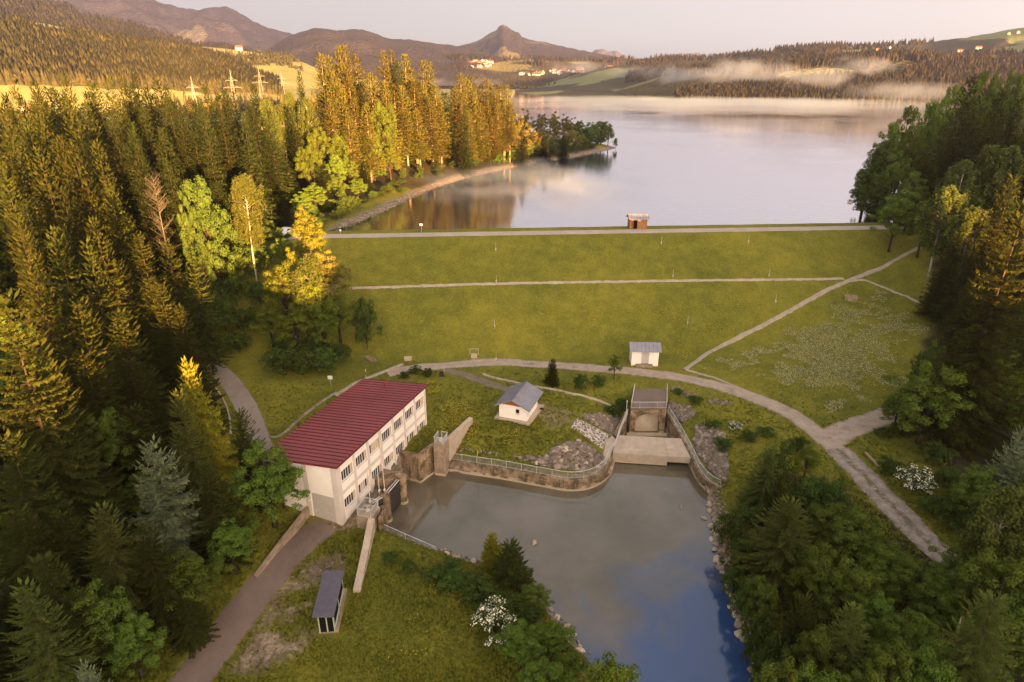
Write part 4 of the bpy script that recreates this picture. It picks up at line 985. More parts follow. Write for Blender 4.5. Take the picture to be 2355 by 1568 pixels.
def conifer(seed, H=24., R=3.4, bare=.06, levels=46, droop=.55, dens=1.0, fine=1.0, tw=.25, up=.42, mat_='f_spruce', bark='bark', gaps=.12, low=-.34):
    r = random.Random(seed); B, Dv, Wv = [], [], []; limbs = []
    lean = r.uniform(0, 6.28)
    for lv in range(levels):
        t = (lv + r.uniform(.2, .8)) / levels
        z = H * (bare + (1 - bare) * t ** 1.02)
        env = R * ((1 - t) ** .78) * min(1, .74 + t * 1.6) + .30
        nb_ = int(7.5 + 3.5 * (1 - t) + r.random()); a0 = r.uniform(0, 6.28)
        for b in range(nb_):
            if r.random() < gaps: continue
            az = a0 + 6.283 * b / nb_ + r.uniform(-.3, .3)
            L = env * r.uniform(.62, 1.14) * (1 + .10 * math.cos(az - lean)); ca, sa = math.cos(az), math.sin(az)
            el = low + (up - low) * t ** 1.3 + r.uniform(-.1, .1); zz = z + r.uniform(-.25, .25)
            n = max(2, int(L / .19 * dens))
            if L > 1.6: limbs.append(((ca * .05, sa * .05, zz), (ca * L * .6, sa * L * .6, zz + L * (el * .6 - droop * (1 - t) * .2)), .035 + .012 * L, .012))
            for k in range(1, n + 1):
                s = k / n
                px_, py_ = ca * L * s, sa * L * s; pz = zz + L * (el * s - droop * (1 - t) * s * s * .55 + .22 * s ** 4)
                slope = el - droop * (1 - t) * 1.1 * s + .88 * s ** 3
                tl = min(1.0, (.32 + .24 * L) * (1.02 - .62 * s)) * r.uniform(.65, 1.25) * fine
                for sd in (-1, 1):
                    dx = ca * .72 - sd * sa * .75; dy = sa * .72 + sd * ca * .75; dz = slope * .6 + r.uniform(-.38, .12) * (1 if fine == 1 else .7)
                    B.append((px_, py_, pz + r.uniform(-.07, .07))); Dv.append((dx * tl, dy * tl, dz * tl))
                    w_ = tl * tw * r.uniform(.75, 1.2); ux, uy = -dy, dx
                    Wv.append((ux * w_ * .5, uy * w_ * .5, r.uniform(-.35, .35) * w_))
                if r.random() < .6 * dens:   # hanging side twig
                    hl = r.uniform(.25, .6) * (1 + .12 * L) * fine; q = r.uniform(-1, 1)
                    B.append((px_, py_, pz)); Dv.append((-sa * q * hl * .5 + ca * hl * .25, ca * q * hl * .5 + sa * hl * .25, -hl * r.uniform(.5, 1)))
                    Wv.append((ca * hl * .15 - sa * hl * .1, sa * hl * .15 + ca * hl * .1, 0))
            B.append((ca * L * .96, sa * L * .96, pz)); Dv.append((ca * .5, sa * .5, .5 * (slope + .25))); Wv.append((-sa * .13, ca * .13, .03))
    for k in range(10):  # leader
        a_ = r.uniform(0, 6.28); z = H * (.965 + .035 * k / 10); B.append((0, 0, z)); Dv.append((math.cos(a_) * .28, math.sin(a_) * .28, .32)); Wv.append((-math.sin(a_) * .07, math.cos(a_) * .07, 0))
    V, F = quads(B, Dv, Wv)
    cm = npmesh('crown', V, F, [M[mat_]])
    tm = trunk_mesh('trunk', [(0, 0, -.6), (0, 0, H * .25), (r.uniform(-.08, .08), r.uniform(-.08, .08), H * .6), (0, 0, H * .99)], [.20 * H / 24, .15 * H / 24, .075 * H / 24, .012], M[bark], limbs)
    return tm, cm
def broadleaf(seed, H=14., R=4.2, bare=.22, ncl=100, leaf=.27, nl=125, mat_='f_broad', bark='bark', shape=.55, top=1.0, stems=1, rc=(.15, .25), blossom=0):
    r = np.random.default_rng(seed); rd = random.Random(seed)
    zc = H * (bare + 1) / 2; rv = H * (1 - bare) / 2
    d = unit(r.normal(size=(ncl * 3, 3))); d = d[d[:, 2] > -.75][:ncl]
    lob = 1 + .22 * np.sin(3 * np.arctan2(d[:, 1], d[:, 0]) + seed) * (1 - np.abs(d[:, 2])) + .12 * r.normal(size=len(d))
    rr_ = (r.random(len(d)) ** shape) * lob
    prof = 1 - .35 * np.clip(d[:, 2] * rr_, 0, 1) * (2 - top)
    C = np.stack([d[:, 0] * R * rr_ * prof, d[:, 1] * R * rr_ * prof, zc + d[:, 2] * rv * np.minimum(rr_, 1.02)], 1)
    RC = R * r.uniform(rc[0], rc[1], len(C)); Bs, Ds, Ws = [], [], []
    for c, q in zip(C, RC):
        u = r.normal(size=(nl, 3)); u[:, 2] += .35; u = unit(u)
        p = c + u * (q * (.55 + .5 * r.random((nl, 1)))) * np.array([1, 1, .72])
        nrm = unit(u + .38 * r.normal(size=(nl, 3)) + np.array([0, 0, .35]))
        t = unit(np.cross(nrm, r.normal(size=(nl, 3)))); b = np.cross(nrm, t); sz = leaf * (.65 + .7 * r.random((nl, 1)))
        Bs.append(p - t * sz * .5); Ds.append(t * sz); Ws.append(b * sz * .36)
    V, F = quads(np.concatenate(Bs), np.concatenate(Ds), np.concatenate(Ws))
    idx = None; mats = [M[mat_]]
    if blossom:
        mats.append(M['blossom']); cl = np.repeat(np.arange(len(C)), nl); idx = ((r.random(len(F)) < blossom) & (V.reshape(-1, 4, 3)[:, 0, 2] > C[cl][:, 2])).astype(np.int32)
    cm = npmesh('crown', V, F, mats, idx)
    limbs = []; pts = None
    for c in C[: 42]:
        zb_ = H * (bare * .7) + (c[2] - H * bare * .7) * .45; zb_ = max(.3, min(zb_, c[2] - .3))
        f = max(0, 1 - zb_ / H); mid = np.array([c[0] * .45, c[1] * .45, zb_ + (c[2] - zb_) * .62])
        limbs.append(((0, 0, zb_), mid, .03 + .05 * f * H / 14, .035)); limbs.append((mid, c, .035, .012))
    k = .022 * H
    tm = trunk_mesh('trunk', [(0, 0, -.5), (0, 0, H * .2), (rd.uniform(-.2, .2), rd.uniform(-.2, .2), H * .5), (rd.uniform(-.2, .2), rd.uniform(-.2, .2), H * .85)], [k, k * .8, k * .5, k * .15], M[bark], limbs)
    return tm, cm
def weeping(seed, H=17., R=3., bare=.30, nb=70, mat_='f_birch', bark='bark_birch', leaf=.34, hang=2.2, dens=1.7):
    """birch-like: rising limbs with hanging strings of small leaves"""
    r = random.Random(seed); B, Dv, Wv = [], [], []; limbs = []
    for i in range(nb):
        t = (i + r.random()) / nb; z = H * (bare + (1 - bare) * t * .93)
        az = r.uniform(0, 6.28); L = R * (math.sin(math.pi * min(1, .18 + t * .82)) ** .7) * r.uniform(.45, 1.12) + .3
        e = (math.cos(az) * L, math.sin(az) * L, z + L * r.uniform(.35, .85)); m_ = (e[0] * .5, e[1] * .5, z + (e[2] - z) * .6)
        if e[2] > H: e = (e[0], e[1], H - .1)
        limbs.append(((0, 0, z), m_, .03 * (1 - t) + .015, .014)); limbs.append((m_, e, .014, .006))
        for s_ in range(int(9 * dens)):
            f = r.uniform(.3, 1.05); q = [m_[k] + (e[k] - m_[k]) * (f - .3) / .7 + r.gauss(0, .22) for k in range(3)]
            hl = hang * r.uniform(.3, 1)
            for k in range(int(hl / .11)):
                zz = q[2] - k * .12 + r.uniform(-.05, .05); a_ = r.uniform(0, 6.28); l = leaf * r.uniform(.7, 1.4)
                B.append((q[0] + r.gauss(0, .09), q[1] + r.gauss(0, .09), zz)); Dv.append((math.cos(a_) * l * .7, math.sin(a_) * l * .7, -l * r.uniform(.2, .9))); Wv.append((-math.sin(a_) * l * .36, math.cos(a_) * l * .36, r.uniform(-.1, .1) * l))
    V, F = quads(B, Dv, Wv)
    k = .011 * H
    return trunk_mesh('trunk', [(0, 0, -.5), (.1, 0, H * .3), (-.1, .1, H * .6), (0, 0, H * .97)], [k, k * .85, k * .5, .02], M[bark], limbs), npmesh('crown', V, F, [M[mat_]])
def twigs(seed, H=14., R=2.6):
    r = random.Random(seed); mb = MB()
    for i in range(60):
        t = r.random() ** .7; z = H * (.35 + .6 * t); az = r.uniform(0, 6.28); L = R * (1 - .6 * t) * r.uniform(.5, 1.1)
        e = Vector((math.cos(az) * L, math.sin(az) * L, z + L * .6)); mb.tube((0, 0, z), e, .03, .01, n=3)
        for k in range(6):
            s = Vector((0, 0, z)).lerp(e, r.uniform(.3, 1)); mb.tube(s, s + Vector((r.gauss(0, .4), r.gauss(0, .4), r.uniform(.1, .7))), .012, .006, n=3)
    me = D.meshes.new('crown'); me.from_pydata(mb.v, [], mb.f); me.materials.append(M['twig']); me.update()
    return trunk_mesh('trunk', [(0, 0, -.5), (0, 0, H * .5), (.1, 0, H * .95)], [.17, .11, .02], M['twig']), me
PRO = {}
def reg(kind, name, cat, H, R, variants): PRO[kind] = (name, cat, H, R, variants)
reg('spruce', 'spruce_tree', 'tree', 24., 3.4, [conifer(100 + i, gaps=.10 + .05 * (i % 3), droop=.45 + .12 * (i % 3), bare=.05 + .02 * i) for i in range(5)])
reg('nearspruce', 'spruce_tree', 'tree', 24., 3.4, [conifer(170 + i, levels=38, dens=2.3, fine=.62, tw=.26, droop=.62 + .1 * (i % 2), gaps=.12 + .04 * i, bare=.04 + .02 * i, R=3.4 - .12 * (i % 3), low=-.30) for i in range(6)])
reg('sunspruce', 'spruce_tree', 'tree', 24., 3.4, [conifer(190 + i, mat_='f_sprucesun', gaps=.12 + .04 * i, bare=.05 + .05 * i, bark='bark_pale') for i in range(4)])
reg('litspruce', 'spruce_tree', 'tree', 24., 3.4, [conifer(176 + i, mat_='f_sprucelit', levels=36, dens=2.3, fine=.62, tw=.27, droop=.6 + .1 * i, gaps=.12 + .05 * i, bare=.04 + .03 * i, low=-.28) for i in range(3)])
reg('shadespruce', 'spruce_tree', 'tree', 24., 3.4, [conifer(180 + i, mat_='f_spruceshade', gaps=.10 + .04 * i, bare=.05) for i in range(3)])
reg('barespruce', 'spruce_tree', 'tree', 26., 3.0, [conifer(120 + i, H=26., R=3.0, bare=.32 + .08 * i, levels=32, droop=.6, mat_='f_sprucesun', bark='bark_pale') for i in range(2)])
reg('fir', 'silver_fir', 'tree', 20., 4.2, [conifer(140, H=20., R=4.2, bare=.12, levels=19, droop=.30, dens=1.5, tw=.26, mat_='f_fir', gaps=.16, low=-.05, up=.55)])
reg('larch', 'larch_tree', 'tree', 20., 3.4, [conifer(150, H=20., R=3.4, bare=.06, levels=46, droop=.7, dens=1.5, tw=.16, mat_='f_larch', gaps=.08)])
reg('youngspruce', 'young_spruce', 'tree', 10., 2.4, [conifer(160 + i, H=10., R=2.4, bare=.02, levels=24, droop=.35, dens=1.5, tw=.32, gaps=.1) for i in range(2)])
reg('broad', 'broadleaf_tree', 'tree', 14., 4.2, [broadleaf(200 + i, shape=.34 + .05 * i) for i in range(4)])
reg('maple', 'broadleaf_tree', 'tree', 13., 4.4, [broadleaf(215 + i, H=13., R=4.4, bare=.14, ncl=110, nl=125, leaf=.25, rc=(.13, .21)) for i in range(2)])
reg('olive', 'broadleaf_tree', 'tree', 14., 4.2, [broadleaf(245 + i, mat_='f_shrub', shape=.4, bare=.1) for i in range(2)])
reg('bright', 'broadleaf_tree', 'tree', 13., 3.6, [broadleaf(220 + i, H=13., R=3.6, mat_='f_bright', ncl=56, leaf=.27, rc=(.18, .28)) for i in range(2)])
reg('poplar', 'poplar_tree', 'tree', 15., 2.7, [broadleaf(230 + i, H=15., R=2.7, bare=.12, mat_='f_poplar', bark='bark_pale', ncl=110, leaf=.26, nl=100, rc=(.18, .30), shape=.5) for i in range(2)])
reg('birch', 'birch_tree', 'tree', 17., 3.0, [weeping(240 + i, bare=.26 + .08 * i) for i in range(3)])
reg('willow', 'broadleaf_tree', 'tree', 12., 3.8, [broadleaf(250 + i, H=12., R=3.8, bare=.12, mat_='f_willow', bark='bark_pale', ncl=60, leaf=.32, nl=90) for i in range(3)])
reg('shrub', 'shrub', 'shrub', 4., 2.6, [broadleaf(260 + i, H=4., R=2.6, bare=.0, mat_='f_shrub', ncl=40, leaf=.24, nl=90, rc=(.2, .34)) for i in range(3)])
reg('elder', 'flowering_shrub', 'shrub', 4.5, 2.4, [broadleaf(270, H=4.5, R=2.4, bare=.0, mat_='f_shrub', ncl=46, leaf=.2, nl=90, blossom=.42, rc=(.18, .3))])
reg('twig', 'bare_tree', 'tree', 14., 2.6, [twigs(280)])
reg('snag', 'dead_snag', 'tree', 8., .6, [(trunk_mesh('trunk', [(0, 0, -.5), (.15, 0, 3), (.05, .1, 8)], [.2, .15, .05], M['bark_pale'], [((.1, 0, 4), (.8, .2, 4.6), .05, .02), ((.1, 0, 5.5), (-.6, .3, 6.2), .04, .02)]), None)])
TCOUNT = {}; tr_ = random.Random(5); TREES = []
def tree(kind, x, y, H, w=1.0, label='', group=None, z=None, var=None):
    if kind == 'spruce' and y < 100 and var != 'far': kind = 'nearspruce'
    name, cat, H0, R0, vs = PRO[kind]
    if var is not None: var = var % len(vs)
    tm, cm = vs[tr_.randrange(len(vs)) if var is None else var]
    z = hf(x, y) - .05 if z is None else z
    if kind in ('spruce', 'barespruce', 'nearspruce', 'shadespruce', 'sunspruce', 'litspruce'): w *= 1.12 + .012 * max(0, H - 16)
    r = empty(name, (x, y, z), tr_.uniform(0, 6.28)); k = H / H0; kw = w / R0
    r.rotation_euler.x = tr_.uniform(-.03, .03); r.rotation_euler.y = tr_.uniform(-.03, .03)
    r.scale = (kw * tr_.uniform(.88, 1.12), kw * tr_.uniform(.88, 1.12), k); tag(r, label, cat, group)
    t = D.objects.new('trunk', tm); COL.objects.link(t); t.parent = r
    if cm is not None: c = D.objects.new('crown', cm); COL.objects.link(c); c.parent = r
    TREES.append((x, y, w)); TCOUNT[kind] = TCOUNT.get(kind, 0) + 1
    return r
def top(kind, u, v, Y, w, label, group=None, var=None):
    """a tree at ground distance Y whose tip the photo shows at (u,v)"""
    p = atY(u, v, Y); g = hf(p[0], p[1]); H = max(2.0, p[2] - g)
    return tree(kind, p[0], p[1], H, w, label, group, None, var)
def foot(kind, u, v, H, w, label, group=None, var=None):
    p = hit(u, v); return tree(kind, p[0], p[1], H, w, label, group, None, var)

# --- near left wood, by the driveway
NL = 'spruces along the driveway'
top('litspruce', 62, 1350, 35, 2.7, 'slim spruce with a bare pale trunk at the lower left corner', var=1)
top('litspruce', 222, 1172, 44, 3.0, 'spruce with a golden tip left of the silvery fir')
top('fir', 338, 1018, 52, 4.3, 'silvery pale green fir with wide feathery branches by the driveway wood')
top('litspruce', 402, 908, 56, 2.9, 'tall spruce with a sunlit reddish tip before the yellow larch', var=0)
top('larch', 436, 838, 61, 3.6, 'yellow-green larch with drooping fine branches beside the curving lane')
top('litspruce', 548, 950, 63, 2.9, 'dark spruce between the larch and the red roof', var=3)
top('maple', 600, 1022, 59.2, 4.3, 'bright green leafy tree hiding the near corner of the red roof', var=0)
top('broad', 640, 1085, 62.4, 2.1, 'dark green leafy tree pressed against the white gable wall')
top('spruce', 470, 1070, 53, 2.7, 'shaded spruce between the silvery fir and the bright leafy tree')
top('spruce', 330, 1215, 44, 2.8, 'dark spruce in front of the silvery fir')
top('broad', 420, 1270, 46, 2.6, 'leafy tree low between the spruces above the driveway')
top('maple', 205, 1330, 40, 2.8, 'bright green leafy tree at the foot of the golden-tipped spruce', var=1)
top('fir', 188, 1530, 33, 1.9, 'small pale silvery fir at the bottom edge of the photo')
top('broad', 520, 1200, 51.5, 2.4, 'round leafy tree above the retaining wall')
top('spruce', 130, 1185, 45, 2.6, 'dim spruce left of the golden-tipped spruce')
top('broad', 285, 1420, 39, 2.4, 'low leafy tree in the shade near the bottom of the driveway wood')
top('spruce', 420, 1370, 43, 2.2, 'small dark spruce nearest to the driveway')
# --- second rank on the left slope
top('spruce', 3, 690, 51, 4.4, 'big spruce with broad golden sunlit boughs at the left edge')
top('spruce', 116, 862, 55, 3.3, 'shaded spruce right of the big golden one at the left edge')
top('broad', 236, 930, 62, 2.8, 'pale leafy tree in the dark hollow behind the silvery fir')
top('spruce', 222, 506, 82, 3.6, 'tall spruce with a bright golden top in the middle of the left wood', var=2)
top('spruce', 200, 562, 79, 3.2, 'tall golden-tipped spruce standing close before its taller twin', var=4)
top('spruce', 340, 645, 84, 3.4, 'broad spruce right of the golden twins, yellow on its boughs')
top('spruce', 372, 655, 80, 3.6, 'full dark spruce above the curving lane')
top('spruce', 408, 705, 77, 3.2, 'spruce with upswept boughs nearest the start of the curving lane')
top('spruce', 38, 508, 72, 3.0, 'spruce with a golden tip beside the left edge of the wood')
top('spruce', 130, 528, 78, 3.0, 'pale spruce between the golden-tipped ones in the left wood')
top('spruce', 8, 372, 92, 3.2, 'tall golden spruce cut by the left edge of the photo')
top('spruce', 92, 348, 98, 3.6, 'broad golden spruce with a bushy crown in the left wood', var=0)
top('spruce', 172, 335, 104, 3.2, 'tall golden spruce left of the bare grey tree')
top('twig', 346, 398, 108, 3.0, 'bare grey twiggy tree among the spruces')
top('olive', 458, 392, 114, 3.7, 'large green leafy tree in front of the dark spruces', var=0)
top('birch', 550, 392, 119, 2.6, 'slender birch with a crooked white trunk left of the dam', var=2)
top('olive', 428, 445, 108, 2.2, 'green leafy tree at the left side of the large green one')
for i, (u, v, Y) in enumerate([(60,640,64),(160,700,66),(270,720,72),(60,790,58),(300,830,68),(180,820,62),(280,600,88),(320,540,96),(250,430,104),(390,560,98),(440,600,92),(20,1010,46),(150,1010,52),(300,940,62),(40,1180,43),(110,1280,38),(30,900,52)]):
    top('spruce', u, v, Y, 3.1 + .3 * (i % 3), 'dark shaded spruce within the dense wood left of the lane', 'shaded spruces in the wood left of the lane')
# --- birch and poplar clump beside the dam
top('poplar', 697, 466, 116, 3.0, 'golden sunlit poplar standing alone at the left end of the dam crest', var=0)
top('bright', 642, 584, 105, 4.0, 'yellow-green leafy tree on the left of the clump beside the dam', var=0)
top('poplar', 664, 572, 108, 2.0, 'pale golden top behind the yellow-green tree of the clump', var=1)
top('birch', 707, 576, 103, 3.2, 'tall birch with a bright white trunk in the clump beside the dam', var=1)
top('willow', 748, 566, 112, 3.8, 'olive leafy tree at the back right of the clump beside the dam')
top('bright', 770, 668, 105, 3.4, 'round green leafy tree at the right side of the birch')
top('bright', 612, 690, 103, 3.2, 'green leafy tree at the left foot of the clump beside the dam')
top('bright', 690, 640, 101, 3.2, 'fresh green leafy tree in front of the birch trunk', var=1); top('maple', 735, 690, 102, 3.0, 'darker leafy tree low on the right of the birch')
top('shrub', 834, 690, 104, 2.7, 'tall dark green bush standing right of the birch clump on the grass')
for u, v, H, w_ in ((650,850,4.0,3.2),(700,858,4.4,3.2),(750,852,4.2,3.0),(785,828,3.4,2.2),(660,815,4.6,2.6),(725,815,4.2,2.6)):
    foot('shrub', u, v, H, w_, 'dark leafy shrub at the foot of the birch clump', 'shrubs under the birch clump')
for u, v, H, w_ in ((560,640,6,3.4),(600,620,6,3.4),(545,700,6.5,3.4),(510,660,7,3.4),(590,565,5,3.0),(635,572,4.6,2.8),(620,545,4,2.4),(560,590,6,3.2),(480,720,7,3.6),(520,760,6,3.4),(470,790,6,3.2),(550,810,4,2.6),(600,700,5,3.0),(500,820,4,2.6),(570,760,4.5,2.8),(455,850,5,2.8)):
    foot('shrub', u, v, H, w_, 'dark leafy shrub on the shaded bank between lane and dam', 'shrubs on the bank left of the dam')
foot('broad', 660, 640, 8, 2.6, 'dim leafy tree behind the yellow-green clump')
top('bright', 672, 700, 101, 3.4, 'light green leafy tree reaching almost to the ground left of the birch', var=0)
top('bright', 725, 640, 102.5, 3.0, 'light green leafy tree just right of the birch trunk', var=1)
# --- skyline of the left wood
SKY_L = [(151,178,150),(74,194,140),(112,206,146),(210,196,160),(239,178,165),(278,177,172),(316,174,180),(362,188,178),(383,199,172),(340,205,168),(471,199,190),(503,222,180),(517,209,186),(541,213,178),(534,234,168),(98,222,132),(11,244,118),(53,276,115),(91,266,118),(162,234,130),(130,322,104),(232,329,112),(299,199,170),(190,240,140),(265,235,142),(330,250,140),(390,230,150),(420,262,150),(455,236,160),(300,300,126),(370,300,134),(440,300,140),(35,205,135),(490,300,145),(545,300,150),(20,320,100)]
for i, (u, v, Y) in enumerate(SKY_L):
    top('shadespruce' if u > 290 else 'spruce', u, v, Y, 3.0 + .4 * (i % 4), 'spruce with a golden sunlit top along the rim of the left wood', 'golden-topped spruces of the left wood')
MID = [(580,197,190,'spruce',3.4),(612,222,185,'birch',3.4),(640,232,190,'birch',3.2),(600,262,172,'birch',3.8),(661,206,200,'birch',3.0),(689,166,215,'spruce',2.6),(700,215,190,'birch',3.4),(640,330,165,'spruce',3.2),(590,360,150,'spruce',3.2),(680,300,175,'spruce',3.0),(560,330,150,'spruce',3.4),(620,400,150,'spruce',3.4),(660,380,160,'spruce',3.0),(700,330,172,'broad',3.4),(725,290,182,'broad',3.4),(740,380,165,'spruce',2.4),(765,350,175,'broad',3.0),(720,420,155,'broad',3.0),(780,300,188,'broad',3.4),(690,440,148,'broad',2.8),(640,450,142,'spruce',2.6),(740,430,158,'spruce',2.2),(770,400,165,'broad',2.6),(800,360,180,'broad',3.0),(835,372,186,'spruce',2.6),(820,410,172,'broad',2.6),(860,380,196,'broad',3.0),(790,440,158,'shrub',2.6),(540,440,132,'spruce',3.0),(590,470,132,'spruce',2.6),(500,420,126,'spruce',3.0)]
for u, v, Y, k, w_ in MID:
    a_, b_ = {'spruce': ('dark green spruce in the mixed wood behind the left end of the dam', 'spruces in the mixed wood'), 'birch': ('soft drooping birch in the mixed wood above the lake shore', 'birches in the mixed wood'), 'broad': ('green leafy tree in the mixed wood above the lake shore', 'leafy trees in the mixed wood'), 'shrub': ('shrub', None)}[k]
    top('shadespruce' if k == 'spruce' else k, u, v, Y, w_, a_ if k != 'shrub' else 'low shrub at the lake corner near the dam end', b_)
# --- tall golden stand above the lake
STAND = [(738,129,200,3.4),(756,132,206,3.0),(773,111,208,3.6),(798,111,212,3.6),(819,129,214,3.4),(831,192,204,3.2),(851,170,216,3.2),(878,121,226,3.2),(895,121,230,3.4),(926,127,232,3.4),(935,133,236,3.0),(970,143,240,3.4),(984,146,244,3.4),(950,190,228,3.8),(1002,196,236,4.0),(780,200,196,3.2),(815,230,196,3.0),(905,200,218,3.6),(760,170,198,3.0)]
STAND += [(745,160,202,3.0),(788,150,206,3.2),(806,165,203,3.0),(762,230,190,3.0),(800,260,188,2.8),(840,240,194,3.0),(866,180,220,3.2),(912,150,226,3.2),(888,190,214,3.0),(928,200,222,3.0),(948,160,236,3.2),(976,190,234,3.0),(990,230,228,3.2),(1010,240,236,3.0),(1022,215,246,3.2),(1040,205,254,3.0),(960,250,222,2.8)]
for i, (u, v, Y, w_) in enumerate(STAND):
    w_ *= 1.38
    top('barespruce' if i in (11, 12, 13, 14, 9, 17) else 'shadespruce' if i % 7 == 5 else 'sunspruce', u, v, Y, w_, 'very tall golden spruce in the stand above the lake shore', 'tall golden spruces above the lake')
STAND2 = [(1059,172,252,3.6),(1072,182,256,3.4),(1084,178,258,3.2),(1099,192,262,3.2),(1115,188,262,3.6),(1126,186,266,3.4),(1140,205,262,3.2),(1152,196,268,3.4),(1171,197,268,3.0),(1160,230,260,2.6),(1172,246,258,2.4),(1090,215,252,2.8)]
STAND2 += [(1050,205,250,3.0),(1066,240,246,2.8),(1105,240,252,3.0),(1120,232,256,3.0),(1146,240,258,2.8),(1078,260,244,2.6),(1133,270,254,2.6),(1158,275,258,2.4)]
for u, v, Y, w_ in STAND2:
    w_ *= 1.38
    top('sunspruce' if u < 1150 else 'barespruce', u, v, Y, w_, 'golden spruce in the stand nearest the lake point', 'golden spruces nearest the lake point')
for u, v, Y, w_ in ((1000,330,228,2.0),(1095,300,250,2.4),(1120,318,252,2.2),(760,480,165,1.8)): top('youngspruce', u, v, Y, w_, 'small yellow-green conifer at the foot of the golden stand', 'small conifers at the lake wood edge')
top('broad', 872, 225, 205, 4.8, 'broad yellow-green leafy tree rising from the lakeside wood', var=1)
top('bright', 893, 330, 197, 3.4, 'small bright green tree above the lake shore', var=0)
top('broad', 850, 300, 196, 3.6, 'olive leafy tree left of the small bright green tree')
for u, v, Y, w_, k in ((1196,262,276,4.6,'willow'),(1222,290,280,3.6,'willow'),(1248,292,288,4.0,'willow'),(1277,284,296,4.2,'willow'),(1300,300,298,3.6,'willow'),(1318,290,306,4.2,'willow'),(1335,305,312,3.4,'willow'),(1209,250,320,4.6,'willow'),(1243,255,330,4.6,'willow'),(1274,256,336,4.6,'willow'),(1300,262,338,4.2,'willow'),(1318,270,338,4.0,'willow'),(1335,274,336,3.2,'broad'),(1358,280,326,4.4,'broad'),(1384,276,328,4.8,'broad'),(1400,288,326,3.2,'broad'),(1345,318,316,2.6,'shrub'),(1185,300,268,3.4,'willow'),(1215,318,272,2.8,'willow'),(1260,322,285,2.6,'willow')):
    lab = {'willow': ('golden leafy scrub tree on the lake point', 'scrub trees on the lake point'), 'broad': ('dark leafy tree at the tip of the lake point', 'dark trees at the tip of the lake point'), 'shrub': ('dark low bush among the trees of the lake point', None)}[k]
    top(k, u, v, Y, w_, *lab)
for u, v, H, w_ in ((1330,338,6,4),(1355,334,6,4),(1380,332,5,4),(1300,345,6,4),(1270,352,6,4),(1240,358,5,3.5),(1400,334,4,3),(1210,362,5,3.5),(1180,372,5,3.5),(1150,380,4,3),(1340,330,7,4)):
    foot('shrub', u, v, H, w_, 'leafy bush at the foot of the scrub on the lake point', 'bushes on the lake point')
top('broad', 1416, 316, 322, 1.3, 'tiny leaning tree at the very end of the lake point')
for i in range(44):
    t = i / 43; n_ = len(_lp) - 1; a = t * (n_ - .4); j = min(n_ - 1, int(a)); p = lerp2(_lp[j], _lp[j + 1], a - j); q = lerp2(_lp[j], _lp[j + 1], min(1, a - j + .1)); d = Vector((q[0] - p[0], q[1] - p[1])).normalized()
    o = tr_.uniform(3.5, 9); x, y = p[0] - d.y * o, p[1] + d.x * o
    tree('shrub', x, y, tr_.uniform(1.0, 3.4), tr_.uniform(1.2, 2.4), 'low green shrub on the grassy strip along the lake shore', 'shrubs along the lake shore')
# --- right hill
for u, v, H, w_ in ((2012,512,5,3.0),(2026,505,6,3.2),(2040,512,6,3.2),(2018,498,6,3.0),(2055,506,5,3.2),(2008,500,5,2.8),(2075,520,3,2.6)): foot('shrub', u, v, H, w_, 'leafy bush at the lake edge right of the dam', 'bushes at the lake edge right of the dam')
RH = [('broad',2093,238,170,4.6),('broad',2052,276,166,4.2),('broad',2044,318,160,4.0),('broad',2002,380,160,3.8),('broad',2012,345,163,3.4),('broad',2030,400,152,3.6),('broad',2142,228,176,4.6),('broad',2175,206,180,4.6),('broad',2110,290,158,4.4),('broad',2080,340,152,4.0),('broad',2200,190,184,4.8),('broad',2282,158,190,5.2),('broad',2320,150,192,5.2),('broad',2350,162,186,4.8),('broad',2250,170,190,4.6)]
for k, u, v, Y, w_ in RH: top('olive' if u < 2050 else 'maple', u, v, Y, w_ * .95, 'dark green leafy tree on the hill right of the lake', 'leafy trees on the right hill')
for u, v, Y, w_ in ((2233,178,165,4.2),(2258,211,152,4.0),(2312,215,150,4.2),(2205,260,150,3.8),(2170,290,146,3.6),(2345,230,156,4.0),(2280,270,142,3.8),(2140,330,142,3.4),(2340,310,134,3.8)):
    top('spruce', u, v, Y, w_, 'dark brownish spruce on the hill right of the lake', 'dark spruces on the right hill')
for u, v, Y, w_, va in ((2226,358,128,4.0,0),(2283,326,130,4.2,2),(2322,326,126,4.0,1),(2190,420,120,3.4,1),(2250,470,112,3.0,2)):
    top('birch', u, v, Y, w_, 'pale drooping birch on the slope right of the dam', 'birches right of the dam', va)
top('maple', 2077, 428, 132, 4.4, 'fresh green leafy tree at the right end of the dam', var=1)
top('maple', 2112, 390, 138, 3.8, 'tall green leafy tree behind the fresh green one at the right end of the dam', var=0)
top('broad', 2140, 460, 128, 3.6, 'dark leafy tree over the upper end of the diagonal path')
top('spruce', 2322, 408, 104, 4.2, 'dark full spruce above the golden spruce at the right edge')
top('spruce', 2350, 476, 74, 4.6, 'large golden spruce at the right edge beside the flowering meadow', var=0)
top('spruce', 2200, 540, 112, 3.0, 'dim spruce behind the two slender trunks right of the dam')
for u, v, Y, w_ in ((2240,560,104,3.4),(2280,620,96,3.2),(2180,600,108,2.6),(2310,560,104,3.4),(2230,640,98,2.8)): top('spruce', u, v, Y, w_, 'dark spruce in the shade right of the flowering meadow', 'shaded spruces right of the meadow')
top('maple', 2162, 832, 74, 5.2, 'big round green tree on the right of the track junction', var=0)
top('broad', 2075, 905, 77, 2.2, 'small leafy tree at the corner of the track junction')
top('maple', 2283, 1066, 58, 3.4, 'round green tree right of the rutted track', var=1)
top('fir', 2345, 985, 58, 3.2, 'dark pale-tipped conifer at the right edge above the round green tree')
top('broad', 2300, 800, 80, 4.0, 'dim leafy tree behind the big round tree at the right edge'); top('spruce', 2235, 760, 86, 3.2, 'shaded spruce behind the big round tree')
